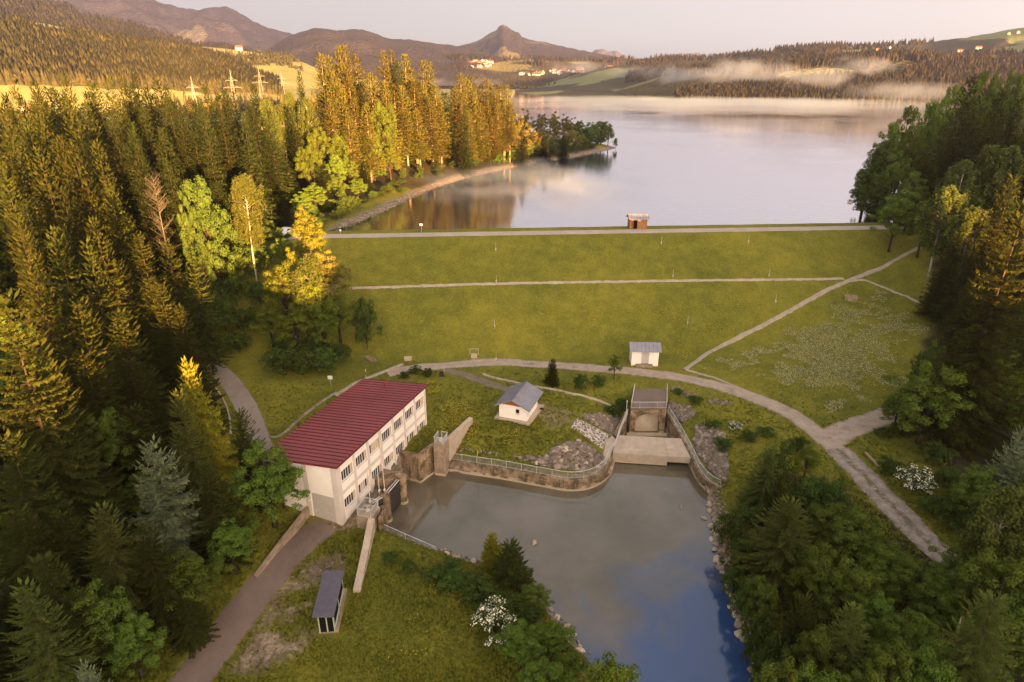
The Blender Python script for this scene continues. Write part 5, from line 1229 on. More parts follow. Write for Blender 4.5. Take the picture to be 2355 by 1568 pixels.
for u, v, Y, w_ in ((2150,790,84,2.4),(2130,860,80,1.8)): top('shrub', u, v, Y, w_, 'leafy bush at the right rim of the flowering meadow', 'bushes at the meadow rim')
foot('elder', 2100, 1128, 3.2, 2.2, 'cream-flowering shrub under the big round tree beside the track')
for u, v, H, w_ in ((2040,1085,2,1.6),(2150,1180,2.2,2.0),(2200,1200,2.6,2.4),(2240,1150,3,2.6),(2170,1110,2.2,1.8),(2250,1240,3,2.6),(2290,1190,3.5,2.8),(2060,1000,2,1.6),(2030,1005,1.4,1.2),(2150,1060,2.5,2.0)): foot('shrub', u, v, H, w_, 'leafy undergrowth bush right of the rutted track', 'bushes right of the rutted track')
for k, u, v, H, w_ in (('spruce',2300,900,13,3.2),('spruce',2350,880,15,3.4),('broad',2270,960,8,3.0),('spruce',2385,960,14,3.2),('broad',2340,1040,8,3.0),('spruce',2330,820,16,3.2),('broad',2240,930,8,2.8),('spruce',2400,1100,14,3.0),('broad',2370,1250,9,3.2),('spruce',2360,1420,14,3.0),('broad',2340,1500,9,3.0),('spruce',2420,1540,15,3.4),('broad',2300,1580,9,3.0),('broad',2390,1340,9,3.0),('broad',2240,1600,9,2.8)):
    foot(k, u, v, H, w_, ('dark spruce' if k == 'spruce' else 'dim leafy tree') + ' in the closed wood along the right edge of the photo', 'trees along the right edge')
# --- thicket between pool and track
top('litspruce', 1776, 1034, 62.5, 2.5, 'spruce at the back of the thicket right of the pool', var=1)
top('youngspruce', 1799, 1096, 59, 1.9, 'bluish young spruce in the thicket right of the pool')
top('litspruce', 1822, 1154, 50.5, 3.4, 'broad full spruce in the middle of the thicket right of the pool', var=2)
top('youngspruce', 1846, 1382, 40.5, 2.0, 'small spruce by the lower right pool bank')
top('litspruce', 1968, 1392, 37.5, 2.5, 'spruce at the bottom of the right thicket', var=3)
top('litspruce', 2289, 1380, 34, 3.6, 'golden-brown spruce at the lower right corner', var=4)
top('snag', 2213, 1418, 38, .6, 'bare dead trunk near the lower right corner')
top('birch', 2330, 1110, 46, 2.2, 'thin light-barked tree at the right edge', var=2)
for i, (k, u, v, Y, w_) in enumerate([('maple',1990,1182,52.5,3.6),('broad',1925,1165,55,2.8),('maple',2060,1265,48.5,3.0),('broad',1890,1255,47,2.6),('maple',1965,1290,45,3.0),('broad',2114,1292,46.5,2.6),('maple',2030,1370,42,2.8),('broad',2110,1422,38.5,2.8),('broad',2180,1345,44,2.8),('broad',2210,1290,46,2.6),('maple',1895,1440,37.5,2.4),('broad',1790,1500,34,2.2),('broad',2060,1480,35,2.4),('broad',2170,1490,34.5,2.4),('broad',2260,1230,48,2.8),('broad',2330,1270,42,3.0),('broad',1760,1330,45,1.8),('broad',1900,1530,33,2.2),('maple',2010,1540,32,2.2)]):
    top(k, u, v, Y, w_, 'leafy tree in the green thicket between the pool and the rutted track', 'leafy trees of the right thicket')
for u, v, Y, w_ in ((1694,1182,57,2.0),(1712,1230,54,1.9),(1700,1290,51,1.7),(1735,1180,60,2.0),(1745,1250,53,1.9),(1730,1330,47.5,1.7),(1760,1420,42,1.8),(1790,1460,40,1.8),(1800,1540,35,1.7),(1800,1020,66,1.8),(1850,1110,60,2.0),(1880,1090,62,2.0),(1920,1110,60,2.0)):
    top('shrub', u, v, Y, w_, 'green bush on the right bank of the pool', 'bushes on the right pool bank')
top('bright', 1864, 1018, 67, 1.5, 'small yellow-leaved sapling on the grass left of the rutted track'); top('bright', 1940, 1092, 61.5, 1.1, 'tiny yellow-green sapling close to the rutted track')
foot('shrub', 1835, 1040, 2.4, 1.5, 'small green bush beside the yellow-leaved sapling')
foot('elder', 1689, 985, 1.0, 1.1, 'low white-flowering bush on the slope right of the tunnel outlet')
for u, v, H, w_ in ((1640,985,1.2,1.3),(1720,1010,1.3,1.5),(1600,925,1.0,1.3),(1660,1030,1.5,1.5),(1760,1000,1.2,1.4),(1410,950,1.5,1.5),(1560,905,.9,1.0),(1430,935,1.4,1.1)): foot('shrub', u, v, H, w_, 'low green bush on the banks around the tunnel outlet', 'bushes around the tunnel outlet')
# --- lawn and near bank
foot('youngspruce', 1270, 884, 4.2, 1.4, 'small dense conifer beside the gravel road above the white house')
foot('shrub', 1336, 896, 2.7, 1.25, 'round clipped-looking bush right of the small conifer'); foot('shrub', 1376, 888, 2.0, 1.3, 'lower round bush right of the other round bush')
foot('bright', 1411, 872, 4.4, 1.25, 'young tree with a thin stem at the edge of the gravel road', var=1)
top('larch', 1131, 1228, 54.5, 1.6, 'bright yellow-green feathery tree on the near pool bank')
top('youngspruce', 1173, 1254, 51.5, 2.1, 'spruce with drooping layers beside the bright feathery tree', var=0)
foot('elder', 1140, 1470, 4.4, 2.3, 'round bush covered in cream blossom on the near meadow')
top('maple', 1195, 1432, 40.8, 2.3, 'pale olive bush below the blossoming one at the near bank', var=0)
top('broad', 1275, 1440, 42.2, 2.0, 'dark leafy bush at the water edge of the near bank')
top('broad', 1310, 1505, 39.2, 1.7, 'leafy bush lowest on the near bank'); top('broad', 1230, 1350, 47.5, 1.6, 'dark bush at the foot of the drooping spruce')
top('bright', 1415, 1484, 33, 2.6, 'yellow-green treetop with sparse branches at the bottom edge over the water', var=0)
top('broad', 1250, 1530, 36.5, 2.0, 'leafy bush at the bottom edge below the olive bush')
for u, v, H, w_ in ((1005,1335,1.8,1.7),(1050,1350,2.0,1.8),(1090,1370,2.4,1.8),(1130,1400,2.4,1.8),(1170,1420,2.4,1.7),(1215,1430,2.2,1.6),(1040,1310,1.2,1.2),(900,1290,1.1,1.2),(940,1310,1.0,1.1),(1250,1500,2.2,1.5)): foot('shrub', u, v, H, w_, 'low green bush along the near bank of the pool', 'bushes along the near pool bank')
for u, v, H, w_ in ((955,858,1.3,1.2),(985,864,1.4,1.3),(930,868,1.1,1.0)): foot('shrub', u, v, H, w_, 'small dark bush behind the far end of the red roof', 'bushes behind the red roof')
# --- fill the deeper parts of the woods (no tip higher than its neighbours)
LIM = [(-400,215),(0,215),(300,200),(560,232),(690,215),(735,170),(840,175),(900,150),(1000,215),(1170,225),(1200,290),(1420,335),(1421,900),(1960,900),(1985,440),(2050,320),(2100,275),(2200,230),(2354,190),(2900,190)]
def tip_uv(x, y, z):
    w_ = CT * y - ST * (z - CAMZ); return 1177 + FL * x / w_, 784 - FL * (ST * y + CT * (z - CAMZ)) / w_
def fill(P, kinds, n, hmin, hmax, gap, lab, seed, avoid=()):
    r = random.Random(seed); xs = [p[0] for p in P]; ys = [p[1] for p in P]; done = 0; tries = 0
    while done < n and tries < n * 60:
        tries += 1; x, y = r.uniform(min(xs), max(xs)), r.uniform(min(ys), max(ys))
        if not bool(inpoly(np.array(x), np.array(y), P)): continue
        if any((x - a) ** 2 + (y - b) ** 2 < (gap + .35 * w) ** 2 for a, b, w in TREES): continue
        k = r.choice(kinds); k0 = k; H_ = r.uniform(hmin, hmax) * (.62 if k in ('broad', 'shrub') else 1)
        while H_ > 5:
            u, v = tip_uv(x, y, hf(x, y) + H_)
            if v > np.interp(u, [q[0] for q in LIM], [q[1] for q in LIM]): break
            H_ *= .9
        if H_ <= 6 or u < -120 or u > 2480: continue
        tree('shadespruce' if k == 'spruce' else k, x, y, H_, r.uniform(2.6, 3.5), *lab[k]); done += 1
LABF = {'spruce': ('spruce in the closed canopy on the slope left of the dam', 'spruces of the left canopy'), 'broad': ('leafy tree in the closed canopy on the slope left of the dam', 'leafy trees of the left canopy')}
fill([(-58,62),(-48,92),(-62,100),(-58,118),(-52,140),(-50,165),(-80,190),(-150,190),(-140,120),(-90,60)], ['spruce'] * 5 + ['broad'], 95, 20, 26, 3.0, LABF, 1)
fill([(-46,165),(-26,216),(-2,246),(20,276),(40,320),(0,330),(-60,300),(-90,220)], ['spruce', 'spruce', 'broad'], 44, 14, 24, 3.2, {'spruce': ('spruce deep inside the wood above the lake shore', 'spruces inside the lakeside wood'), 'broad': ('leafy tree deep inside the wood above the lake shore', 'leafy trees inside the lakeside wood')}, 2)
fill([(92,140),(86,118),(76,104),(68,90),(62,74),(100,70),(150,110),(230,200),(180,220),(120,185),(100,168)], ['broad', 'broad', 'spruce'], 50, 15, 21, 3.2, {'spruce': ('spruce in the closed wood on the right hillside', 'spruces of the right hillside wood'), 'broad': ('leafy tree in the closed wood on the right hillside', 'leafy trees of the right hillside wood')}, 3)
fill([(-33,32),(-32,46),(-38,58),(-45,72),(-70,70),(-60,30)], ['broad', 'spruce'], 16, 8, 12, 2.6, {'spruce': ('low spruce in the shade of the driveway wood', 'low spruces of the driveway wood'), 'broad': ('low leafy tree in the shade of the driveway wood', 'low leafy trees of the driveway wood')}, 4)
print('TREES', TCOUNT)

# ================================================================== grass and flowers on the meadows
def scatter_pts(n, seed):
    r = np.random.default_rng(seed)
    # sample in polar coordinates so that the near ground gets most tufts
    rho = 36 + (150 - 36) * r.random(n) ** 1.15; az = r.uniform(-.80, .80, n)
    x, y = rho * np.sin(az), rho * np.cos(az)
    ok = (y > 30) & (y < 146) & (poly_sdf(x, y, POOL)[0] > .9)
    for P in (FORESTL, FORESTR): ok &= poly_sdf(x, y, P)[0] > -2
    g = y - crest_edge(x); ok &= ~((g > .3) & (g < 4.15)) & (g < 6.9)
    return x[ok], y[ok]
def keep_off(x, y):
    ok = np.ones(len(x), bool)
    def lo(P, m=0): return poly_sdf(x, y, P)[0] > m
    ok &= lo([bl(-1.2, -.3), bl(BLEN + .1, -.3), bl(BLEN + .1, BWID + .2), bl(-.2, BWID + .2)])
    ok &= lo([bl(0, -3.2), bl(13.5, -2.8), bl(13.5, .1), bl(0, .1)])
    ok &= lo([(-2.6, 82.4), (2.5, 79.9), (5.2, 86), (0.3, 87.8)]); ok &= lo([(20.4, 99.2), (25.1, 98.9), (25.3, 103.2), (20.7, 103.4)])
    ok &= lo([(17.2, 83), (23.4, 83), (24.7, 90.8), (19.3, 90.8)], .1); ok &= lo([(11, 74), (26, 73), (26, 81.5), (13, 82)], 0)
    ok &= lo([(-18.4, 44), (-16, 44), (-16, 50), (-18.8, 50)]); ok &= lo([A, B_, C_, E_], .1)
    return ok
ROADS = [o for o in D.objects if o.type == 'MESH' and o.name.split('.')[0] in ('road', 'path', 'stone_kerb', 'stone_gutter')]
occ = np.zeros((int(140 / .25), int(220 / .25)), bool)      # 25 cm occupancy raster of everything paved
for o in ROADS:
    v = np.empty(len(o.data.vertices) * 3, np.float32); o.data.vertices.foreach_get('co', v); v = v.reshape(-1, 7, 3)
    for s in np.linspace(0, 1, 5):
        q = v[:-1] * (1 - s) + v[1:] * s
        for e in np.linspace(.0, 1, 4):
            w_ = q[:, :-1] * (1 - e) + q[:, 1:] * e; i = ((w_[..., 0] + 110) / .25).astype(int).ravel(); j = ((w_[..., 1] - 20) / .25).astype(int).ravel()
            m_ = (i >= 0) & (i < 880) & (j >= 0) & (j < 560); occ[j[m_], i[m_]] = True
def off_road(x, y):
    i = np.clip(((x + 110) / .25).astype(int), 0, 879); j = np.clip(((y - 20) / .25).astype(int), 0, 559); return ~occ[j, i]
dirt_at = lambda x, y: wd[np.clip(np.searchsorted(YS, y), 0, nY - 1), np.clip(np.searchsorted(XS, x), 0, nX - 1)]
x, y = scatter_pts(230000, 31); k_ = keep_off(x, y) & (RNG.random(len(x)) > sstep(72, 104, np.hypot(x, y))) & off_road(x, y) & (RNG.random(len(x)) > dirt_at(x, y) * .93); x, y = x[k_], y[k_]
z = h(x, y); n = len(x); r = np.random.default_rng(8)
cl = vnoise(x, y, 2.2, 41) * .5 + vnoise(x, y, 7, 42) * .5
dist = np.hypot(x, y)
hh = (.10 + .32 * np.clip(cl - .25, 0, 1)) * (.6 + .8 * r.random(n)) * np.where(y < 60, 1.0, .85)
B, Dv, Wv = [], [], []
for b in range(2):
    a = r.uniform(0, 6.28, n); lean = r.uniform(.5, 1.5, n)
    d = np.stack([np.cos(a) * lean * hh, np.sin(a) * lean * hh, hh], 1); wv = np.stack([-np.sin(a), np.cos(a), np.zeros(n)], 1) * (.035 + .0011 * dist)[:, None]
    B.append(np.stack([x + r.normal(0, .07, n), y + r.normal(0, .07, n), z - .02], 1)); Dv.append(d); Wv.append(wv)
V, F = quads(np.concatenate(B), np.concatenate(Dv), np.concatenate(Wv))
def _grass():
    k = NT('meadow_grass_blades'); p = k.pos()
    f = k.math('ADD', k.math('MULTIPLY', k.noise(p, .07, 4), .45), k.math('MULTIPLY', k.noise(p, .7, 5, .7), .55))
    c = k.ramp(f, [(.34, (.098, .112, .017)), (.5, (.150, .150, .021)), (.66, (.22, .195, .026))])
    d = k.n('BsdfDiffuse', Color=c); t = k.n('BsdfTranslucent', Color=c); ms = k.n('MixShader', Fac=.3); k.set(ms.inputs[1], d); k.set(ms.inputs[2], t); k.set(k.out.inputs['Surface'], ms.outputs[0]); return k.m
M['grass'] = _grass()
tag(link('meadow_grass', npmesh('meadow_grass', V, F, [M['grass']])), 'uneven green grass of the meadows and the dam slope', 'grass', kind='stuff')
# flowers: yellow drifts on the lawn and the dam foot, a broad white drift on the right-hand meadow
def flowers(name, mat_, zones, size, label):
    X, Y = [], []
    r = np.random.default_rng(len(name))
    for P, n_, thr, seed in zones:
        P = np.array(P); x = r.uniform(P[:, 0].min(), P[:, 0].max(), n_); y = r.uniform(P[:, 1].min(), P[:, 1].max(), n_)
        c = vnoise(x, y, 5.2, seed) * .45 + vnoise(x, y, 1.9, seed + 1) * .35 + vnoise(x, y, .8, seed + 2) * .2
        dE = -poly_sdf(x, y, P)[0]; ok = (dE > 0) & (c > thr + .22 * (1 - sstep(0, 5, dE + (vnoise(x, y, 3, seed + 5) - .5) * 4))) & (r.random(n_) < .55) & keep_off(x, y) & off_road(x, y) & (poly_sdf(x, y, POOL)[0] > 1); X.append(x[ok]); Y.append(y[ok])
    x = np.concatenate(X); y = np.concatenate(Y); n = len(x); a = r.uniform(0, 6.28, n); s = size * r.uniform(.6, 1.4, n) * (.75 + np.hypot(x, y) * .004)
    d = np.stack([np.cos(a) * s, np.sin(a) * s, r.uniform(-.3, .5, n) * s], 1); wv = np.stack([-np.sin(a) * s * .5, np.cos(a) * s * .5, r.uniform(-.2, .2, n) * s], 1)
    V, F = quads(np.stack([x, y, h(x, y) + r.uniform(.2, .45, n)], 1), d, wv)
    tag(link(name, npmesh(name, V, F, [M[mat_]])), label, 'flowers', kind='stuff')
M['f_yellow'] = simple('buttercup_yellow', (.36, .27, .015), .8, .15); M['f_white'] = simple('daisy_white', (.44, .40, .24), .8, .1)
MEADW = hp([(1600,845),(1960,660),(2030,670),(2150,740),(2120,880),(2060,935),(1900,955)])
LAWN = hp([(1000,1010),(1000,900),(1150,905),(1140,975),(1230,985),(1320,960),(1300,1020),(1240,1045),(1060,1045)])
DAMF = hp([(860,830),(800,680),(1300,665),(1930,655),(1580,835),(1300,825)])
UP_ = hp([(770,640),(790,560),(1990,545),(1940,630)])
NEARM = hp([(640,1560),(830,1370),(880,1230),(1000,1290),(1120,1390),(1110,1500),(1050,1568)])
flowers('yellow_flowers', 'f_yellow', [(LAWN, 11000, .52, 51), (DAMF, 26000, .56, 54), (MEADW, 16000, .50, 57), (NEARM, 3000, .60, 60), (hp([(960,870),(1010,870),(1010,930),(970,930)]), 3000, .4, 63), (hp([(1050,850),(1400,865),(1500,890),(1300,900)]), 3000, .55, 66)], .13, 'yellow buttercups in drifts over the meadows')
flowers('white_flowers', 'f_white', [(MEADW, 130000, .45, 71), (DAMF, 4000, .66, 74), (UP_, 3000, .70, 77), (NEARM, 500, .62, 80), (LAWN, 900, .64, 83), (hp([(1240,565),(1310,565),(1320,585),(1240,588)]), 700, .45, 86), (hp([(520,1540),(640,1470),(760,1490),(700,1568)]), 350, .5, 88)], .09, 'white meadow flowers scattered in pale drifts')
HAZE = 1.2e-4; MIST = True
# ================================================================== far valley: hills, mountains, woods, villages
def skyl(L, R):
    """skyline points of the photo -> (azimuth, crest height) at horizontal distance R"""
    out = []
    for u, v in L:
        r = ray(u, v); out.append((math.atan2(r[0], r[1]), CAMZ + R * r[2] / math.hypot(r[0], r[1])))
    return out
HILLS = {}
def hill(name, L, R, front, back, z0, m, rough=.0, power=1.3, seed=0, kind='structure', ext=.16, gully=.10, nr=34):
    pr = skyl(L, R); az = np.array([p[0] for p in pr]); ch = np.array([p[1] for p in pr])
    def crest(a):
        c = np.interp(a, az, ch)
        return c
    A_ = np.linspace(az[0] - ext, az[-1] + ext, int(60 + 420 * (az[-1] - az[0] + 2 * ext)))
    S = np.concatenate([np.linspace(0, 1, nr), np.linspace(1, 2, 10)[1:]])
    def surf(a, s):
        c = crest(a); c = c - (c - z0) * (sstep(0, ext, az[0] - a) + sstep(0, ext, a - az[-1]))
        r_ = np.where(s <= 1, R - front * (1 - s), R + back * (s - 1))
        sh = np.where(s <= 1, np.clip(s, 0, 1) ** power, 1 - np.clip(s - 1, 0, 1) ** 1.6)
        x, y = r_ * np.sin(a), r_ * np.cos(a)
        n = (vnoise(x, y, R * .045, seed + 1) - .5) + .5 * (vnoise(x, y, R * .018, seed + 2) - .5)
        mid = np.clip(1 - np.abs(s - .55) / .55, 0, 1)
        z = z0 - 4 + (c - z0 + 4) * sh + (c - z0) * gully * 2 * n * mid + rough * (c - z0) * (vnoise(x, y, R * .006, seed + 3) - .5)
        return x, y, z
    AA, SS = np.meshgrid(A_, S); X, Y, Z = surf(AA, SS); ny, nx = X.shape
    J, I = np.meshgrid(np.arange(ny - 1), np.arange(nx - 1), indexing='ij'); a = (J * nx + I).ravel()
    o = link(name, npmesh(name, np.stack([X.ravel(), Y.ravel(), Z.ravel()], 1), np.stack([a, a + 1, a + nx + 1, a + nx], 1), [m], smooth=True))
    o['kind'] = kind
    HILLS[len(HILLS)] = surf
    return surf, az
def _forest_m(name, a, b, meadow=None, msc=.0016, thr=.55, rock=None, rz=0, bst=1.0):
    k = NT(name); p = k.pos()
    t1 = k.vor(p, .11); n1 = k.noise(p, .012, 6, .65); n2 = k.noise(p, .07, 3, .7)
    c = k.mix(k.ramp(k.math('ADD', k.math('MULTIPLY', n1, .6), k.math('MULTIPLY', n2, .4)), [(.36, 0.), (.64, 1.)]), a, b)
    if meadow:
        f = k.ramp(k.noise(p, msc, 5, .5), [(thr, 0.), (thr + .015, 1.)]); c = k.mix(f, c, meadow)
    if rock:
        z = k.n('SeparateXYZ', Vector=p).outputs[2]
        f = k.ramp(k.math('ADD', k.math('MULTIPLY_ADD', z, 1 / rz[1], -rz[0] / rz[1]), k.math('MULTIPLY_ADD', k.noise(p, .006, 6, .7), 1.4, -.7)), [(.0, 0.), (.5, 1.)])
        rc = k.mix(k.noise(k.scale(p, (1, 1, .3)), .03, 6, .7), tuple(q * .6 for q in rock), tuple(q * 1.4 for q in rock)); c = k.mix(f, c, rc)
    k.base(c, .95, .1); k.bump(k.mix(.5, t1, n2), bst, bst * 12); return k.m
m_far = _forest_m('wooded_mountain', (.040, .038, .052), (.066, .058, .070), (.13, .12, .10), .0011, .60, (.19, .155, .17), (420, 160))
m_mid = _forest_m('wooded_ridge', (.030, .027, .028), (.056, .046, .040), (.16, .14, .065), .0020, .64)
m_peak = _forest_m('rocky_peak_slopes', (.034, .028, .030), (.060, .047, .044), (.15, .13, .065), .0016, .62, (.15, .10, .095), (285, 40))
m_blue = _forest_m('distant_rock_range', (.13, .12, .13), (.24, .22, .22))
m_mead = _forest_m('hill_pasture', (.24, .22, .07), (.33, .29, .10), None, bst=.06)
m_wood = _forest_m('wooded_foothill', (.045, .038, .016), (.09, .072, .026), (.20, .175, .055), .0042, .57)
m_dark = _forest_m('dark_wooded_hill', (.030, .032, .020), (.060, .056, .030), (.17, .185, .07), .0035, .50, bst=.25)
hill('mountains', [(-260,-60),(-120,-75),(0,-60),(120,-30),(200,0),(240,-6),(270,-14),(320,-8),(380,6),(430,20),(470,17),(500,16),(522,17),(540,24),(560,35),(600,58),(650,74),(700,90),(760,120)], 4300, 1700, 900, 60, m_far, .05, 1.15, 3, gully=.14, nr=60)
hill('mountains', [(560,150),(650,92),(672,80),(700,70),(722,64),(745,66),(775,69),(830,66),(850,71),(880,83),(905,89),(940,92),(1000,101),(1060,108),(1100,118),(1160,134),(1230,150)], 2900, 1100, 700, 30, m_mid, .02, 1.1, 7)
hill('mountains', [(960,128),(1000,118),(1045,108),(1075,100),(1098,94),(1112,84),(1124,77),(1140,72),(1148,62),(1156,57),(1164,62),(1172,68),(1184,74),(1194,77),(1198,86),(1220,92),(1250,97),(1290,105),(1330,113),(1375,122),(1420,131),(1480,137)], 3900, 1500, 800, 40, m_peak, .04, 1.25, 12, gully=.12, nr=60)
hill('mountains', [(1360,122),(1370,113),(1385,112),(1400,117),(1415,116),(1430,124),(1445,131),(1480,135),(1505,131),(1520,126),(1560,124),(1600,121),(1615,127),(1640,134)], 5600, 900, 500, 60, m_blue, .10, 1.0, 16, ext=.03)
S_B, AZ_B = hill('hills', [(-300,-60),(-60,-40),(0,-20),(60,2),(150,18),(230,48),(300,62),(380,88),(450,108),(520,114),(580,128),(640,150),(720,172)], 2300, 1000, 500, 24, m_mid, .02, 1.15, 21)
S_M, AZ_M = hill('hills', [(-300,10),(-60,34),(0,42),(110,54),(200,74),(280,90),(350,100),(420,102),(520,112),(600,122),(660,130),(705,146),(760,172)], 1500, 600, 300, 20, m_mead, .0, .9, 25, gully=.05)
S_G, AZ_G = hill('hills', [(-300,84),(-60,66),(0,66),(60,70),(110,86),(200,96),(280,108),(360,116),(440,128),(510,146),(560,166),(600,184),(650,198)], 1000, 330, 240, 17, m_mead, .02, .95, 29, gully=.06)
S_V, AZ_V = hill('hills', [(820,168),(900,150),(960,140),(1010,136),(1060,132),(1100,133),(1150,140),(1220,136),(1300,140),(1400,140),(1480,136),(1560,134),(1640,136),(1720,140)], 2500, 700, 400, 19, m_wood, .0, 1.15, 33, gully=.04)
S_R, AZ_R = hill('hills', [(1440,150),(1500,140),(1560,134),(1620,134),(1700,126),(1760,118),(1830,110),(1900,106),(1960,107),(2040,104),(2120,100),(2170,92),(2230,84),(2300,72),(2354,64),(2460,44),(2600,30)], 1900, 700, 500, 20, m_dark, .02, .95, 37, gully=.06)
S_R2, AZ_R2 = hill('hills', [(1620,160),(1720,152),(1830,146),(1920,138),(2000,128),(2090,126),(2170,134),(2260,140),(2354,142),(2460,140),(2600,120)], 1350, 330, 300, 19.5, m_wood, .0, 1.0, 41, gully=.04)

# distant trees: every one a ragged tiered cone or a lumpy crown, merged per wood because they read as one mass
def far_trees(name, X, Y, Z, Hh, m, label, conif=.85, seed=0, wid=.19, tiers=3, lumpm=None):
    r = np.random.default_rng(seed); n = len(X); k = 6; VV, FF, MI = [], [], []; off = 0
    con = r.random(n) < conif; xs, ys, zs, hs_2 = X[con], Y[con], Z[con], Hh[con]; nc = len(xs)
    ph_ = r.uniform(0, 6.28, nc); R0 = hs_2 * wid * r.uniform(.8, 1.25, nc)
    for t in range(tiers):
        z0_ = zs + hs_2 * (.06 + .78 * t / tiers) - .5; z1_ = zs + hs_2 * min(1, .06 + .78 * t / tiers + .62 - .06 * t); rr2 = R0 * (1 - .78 * t / tiers)
        v = np.empty((nc, k + 1, 3), np.float32)
        for i in range(k):
            a = ph_ + 6.283 * i / k + t * .6; q = rr2 * r.uniform(.7, 1.2, nc); v[:, i, 0] = xs + np.cos(a) * q; v[:, i, 1] = ys + np.sin(a) * q; v[:, i, 2] = z0_ - hs_2 * r.uniform(0, .08, nc)
        v[:, k, 0] = xs; v[:, k, 1] = ys; v[:, k, 2] = z1_
        b = (np.arange(nc) * (k + 1))[:, None, None]; f = np.array([[i, (i + 1) % k, k] for i in range(k)])[None] + b
        VV.append(v.reshape(-1, 3)); FF.append(f.reshape(-1, 3) + off); off += nc * (k + 1)
    xs, ys, zs, hs_2 = X[~con], Y[~con], Z[~con], Hh[~con] * .62; nl_ = len(xs)
    if nl_:   # lumpy crowns from three squashed blobs
        oc = np.array([(1, 0, 0), (-1, 0, 0), (0, 1, 0), (0, -1, 0), (0, 0, 1), (0, 0, -1), (.62, .62, .45), (-.62, .62, .45), (.62, -.62, .45), (-.62, -.62, .45)], float)
        of = np.array([(0, 6, 8), (0, 2, 6), (2, 7, 6), (1, 7, 2), (1, 9, 7), (1, 3, 9), (3, 8, 9), (0, 8, 3), (6, 7, 4), (7, 9, 4), (9, 8, 4), (8, 6, 4), (0, 5, 2), (2, 5, 1), (1, 5, 3), (3, 5, 0)])
        for b_ in range(3):
            R_ = hs_2 * r.uniform(.22, .36, nl_); c = np.stack([xs + r.normal(0, .16, nl_) * hs_2, ys + r.normal(0, .16, nl_) * hs_2, zs + hs_2 * r.uniform(.35, .68, nl_)], 1)
            v = c[:, None, :] + oc[None] * (R_[:, None, None] * r.uniform(.75, 1.25, (nl_, 10, 1))); f = of[None] + (np.arange(nl_) * 10)[:, None, None]
            VV.append(v.reshape(-1, 3)); FF.append(f.reshape(-1, 3) + off); off += nl_ * 10
    o = link(name, npmesh(name, np.concatenate(VV), np.concatenate(FF), [m])); return tag(o, label, 'wood', kind='stuff')
def on_hill(surf, az0, az1, s0, s1, n, seed, patch=.0, thr=.0, hh=(15, 27), bias=1.0):
    r = np.random.default_rng(seed); a = r.uniform(az0, az1, n); s = s0 + (s1 - s0) * r.random(n) ** bias; x, y, z = surf(a, s)
    ok = np.ones(n, bool)
    if patch: ok = (vnoise(x, y, patch, seed) * .7 + vnoise(x, y, patch * .35, seed + 1) * .3) > thr
    return x[ok], y[ok], z[ok], r.uniform(*hh, ok.sum())
def azu(u): r = ray(u, 150); return math.atan2(r[0], r[1])
M['f_farwood'] = foliage('far_forest_crowns', (.034, .034, .016), (.068, .056, .024), (.088, .064, .026), .12, .0, .05)
M['f_fardark'] = foliage('far_dark_forest_crowns', (.026, .025, .014), (.052, .043, .020), None, .12, .0, .03)
M['f_farleaf'] = foliage('far_scrub_crowns', (.085, .072, .024), (.14, .108, .034), None, .15, .0, .04)
Q = [on_hill(S_G, azu(-120), azu(640), .34, 1.05, 9000, 101, 210, .51, (10, 18))]
far_trees('foothill_forest', *[np.concatenate(q) for q in zip(*Q)], M['f_farwood'], 'brownish conifer forest over the foothill on the left', .88, 1, .24)
far_trees('pasture_copses', *on_hill(S_M, azu(-200), azu(760), .25, 1.0, 2600, 102, 160, .60, (9, 16)), M['f_farwood'], 'dark copses between the pastures on the left hill', .7, 2)
far_trees('ridge_forest', *on_hill(S_B, azu(-200), azu(720), .40, 1.03, 8200, 103, 300, .34, (13, 22)), M['f_fardark'], 'dark forest on the long ridge at the upper left', .95, 3, .24, 2)
far_trees('valley_copses', *on_hill(S_V, azu(860), azu(1720), .0, .5, 6500, 104, 150, .40, (9, 16)), M['f_farwood'], 'copses around the villages beyond the lake', .55, 4)
far_trees('valley_forest', *on_hill(S_V, azu(860), azu(1720), .5, 1.02, 6000, 105, 260, .44, (12, 20)), M['f_fardark'], 'dark forest on the rise behind the villages', .9, 5, .24, 2)
far_trees('hillside_forest', *on_hill(S_R, azu(1440), azu(2560), .30, 1.04, 8000, 106, 170, .53, (8, 14)), M['f_fardark'], 'dark forest and hedges on the far right hills', .85, 6, .25, 2)
far_trees('nearer_hillside_forest', *on_hill(S_R2, azu(1560), azu(2560), .0, 1.05, 9500, 107, 160, .38, (9, 15)), M['f_fardark'], 'brownish forest on the nearer hill right of the mist', .85, 7, .24)
# wooded belt along the far shore of the lake
r_ = np.random.default_rng(9); sh_ = []
FARL = [Vector(at(u, v, 17.5)[:2]) for u, v in [(1120,206),(1185,208),(1290,209),(1400,212),(1500,216),(1600,219),(1700,223),(1800,227),(1950,231),(2080,234),(2240,240)]]
for a, b in zip(FARL, FARL[1:]):
    n_ = int((b - a).length * 2.6); t = r_.random(n_); o_ = 6 + 330 * r_.random(n_) ** 1.3; d = (b - a).normalized(); nn = Vector((-d.y, d.x)); nn = nn if nn.y > 0 else -nn
    out_ = (a.length > 0); rx = a.x + (b.x - a.x) * t + (a.x / a.length) * o_; ry = a.y + (b.y - a.y) * t + (a.y / a.length) * o_
    sh_.append((rx, ry, o_))
X = np.concatenate([q[0] for q in sh_]); Y = np.concatenate([q[1] for q in sh_]); O = np.concatenate([q[2] for q in sh_])
ok = (vnoise(X, Y, 120, 77) * .6 + vnoise(X, Y, 40, 78) * .4) > np.where(O < 60, .36, .30); X, Y, O = X[ok], Y[ok], O[ok]
hh = r_.uniform(12, 22, len(X)) * np.where(O < 40, .55, 1)
front_ = O < 55
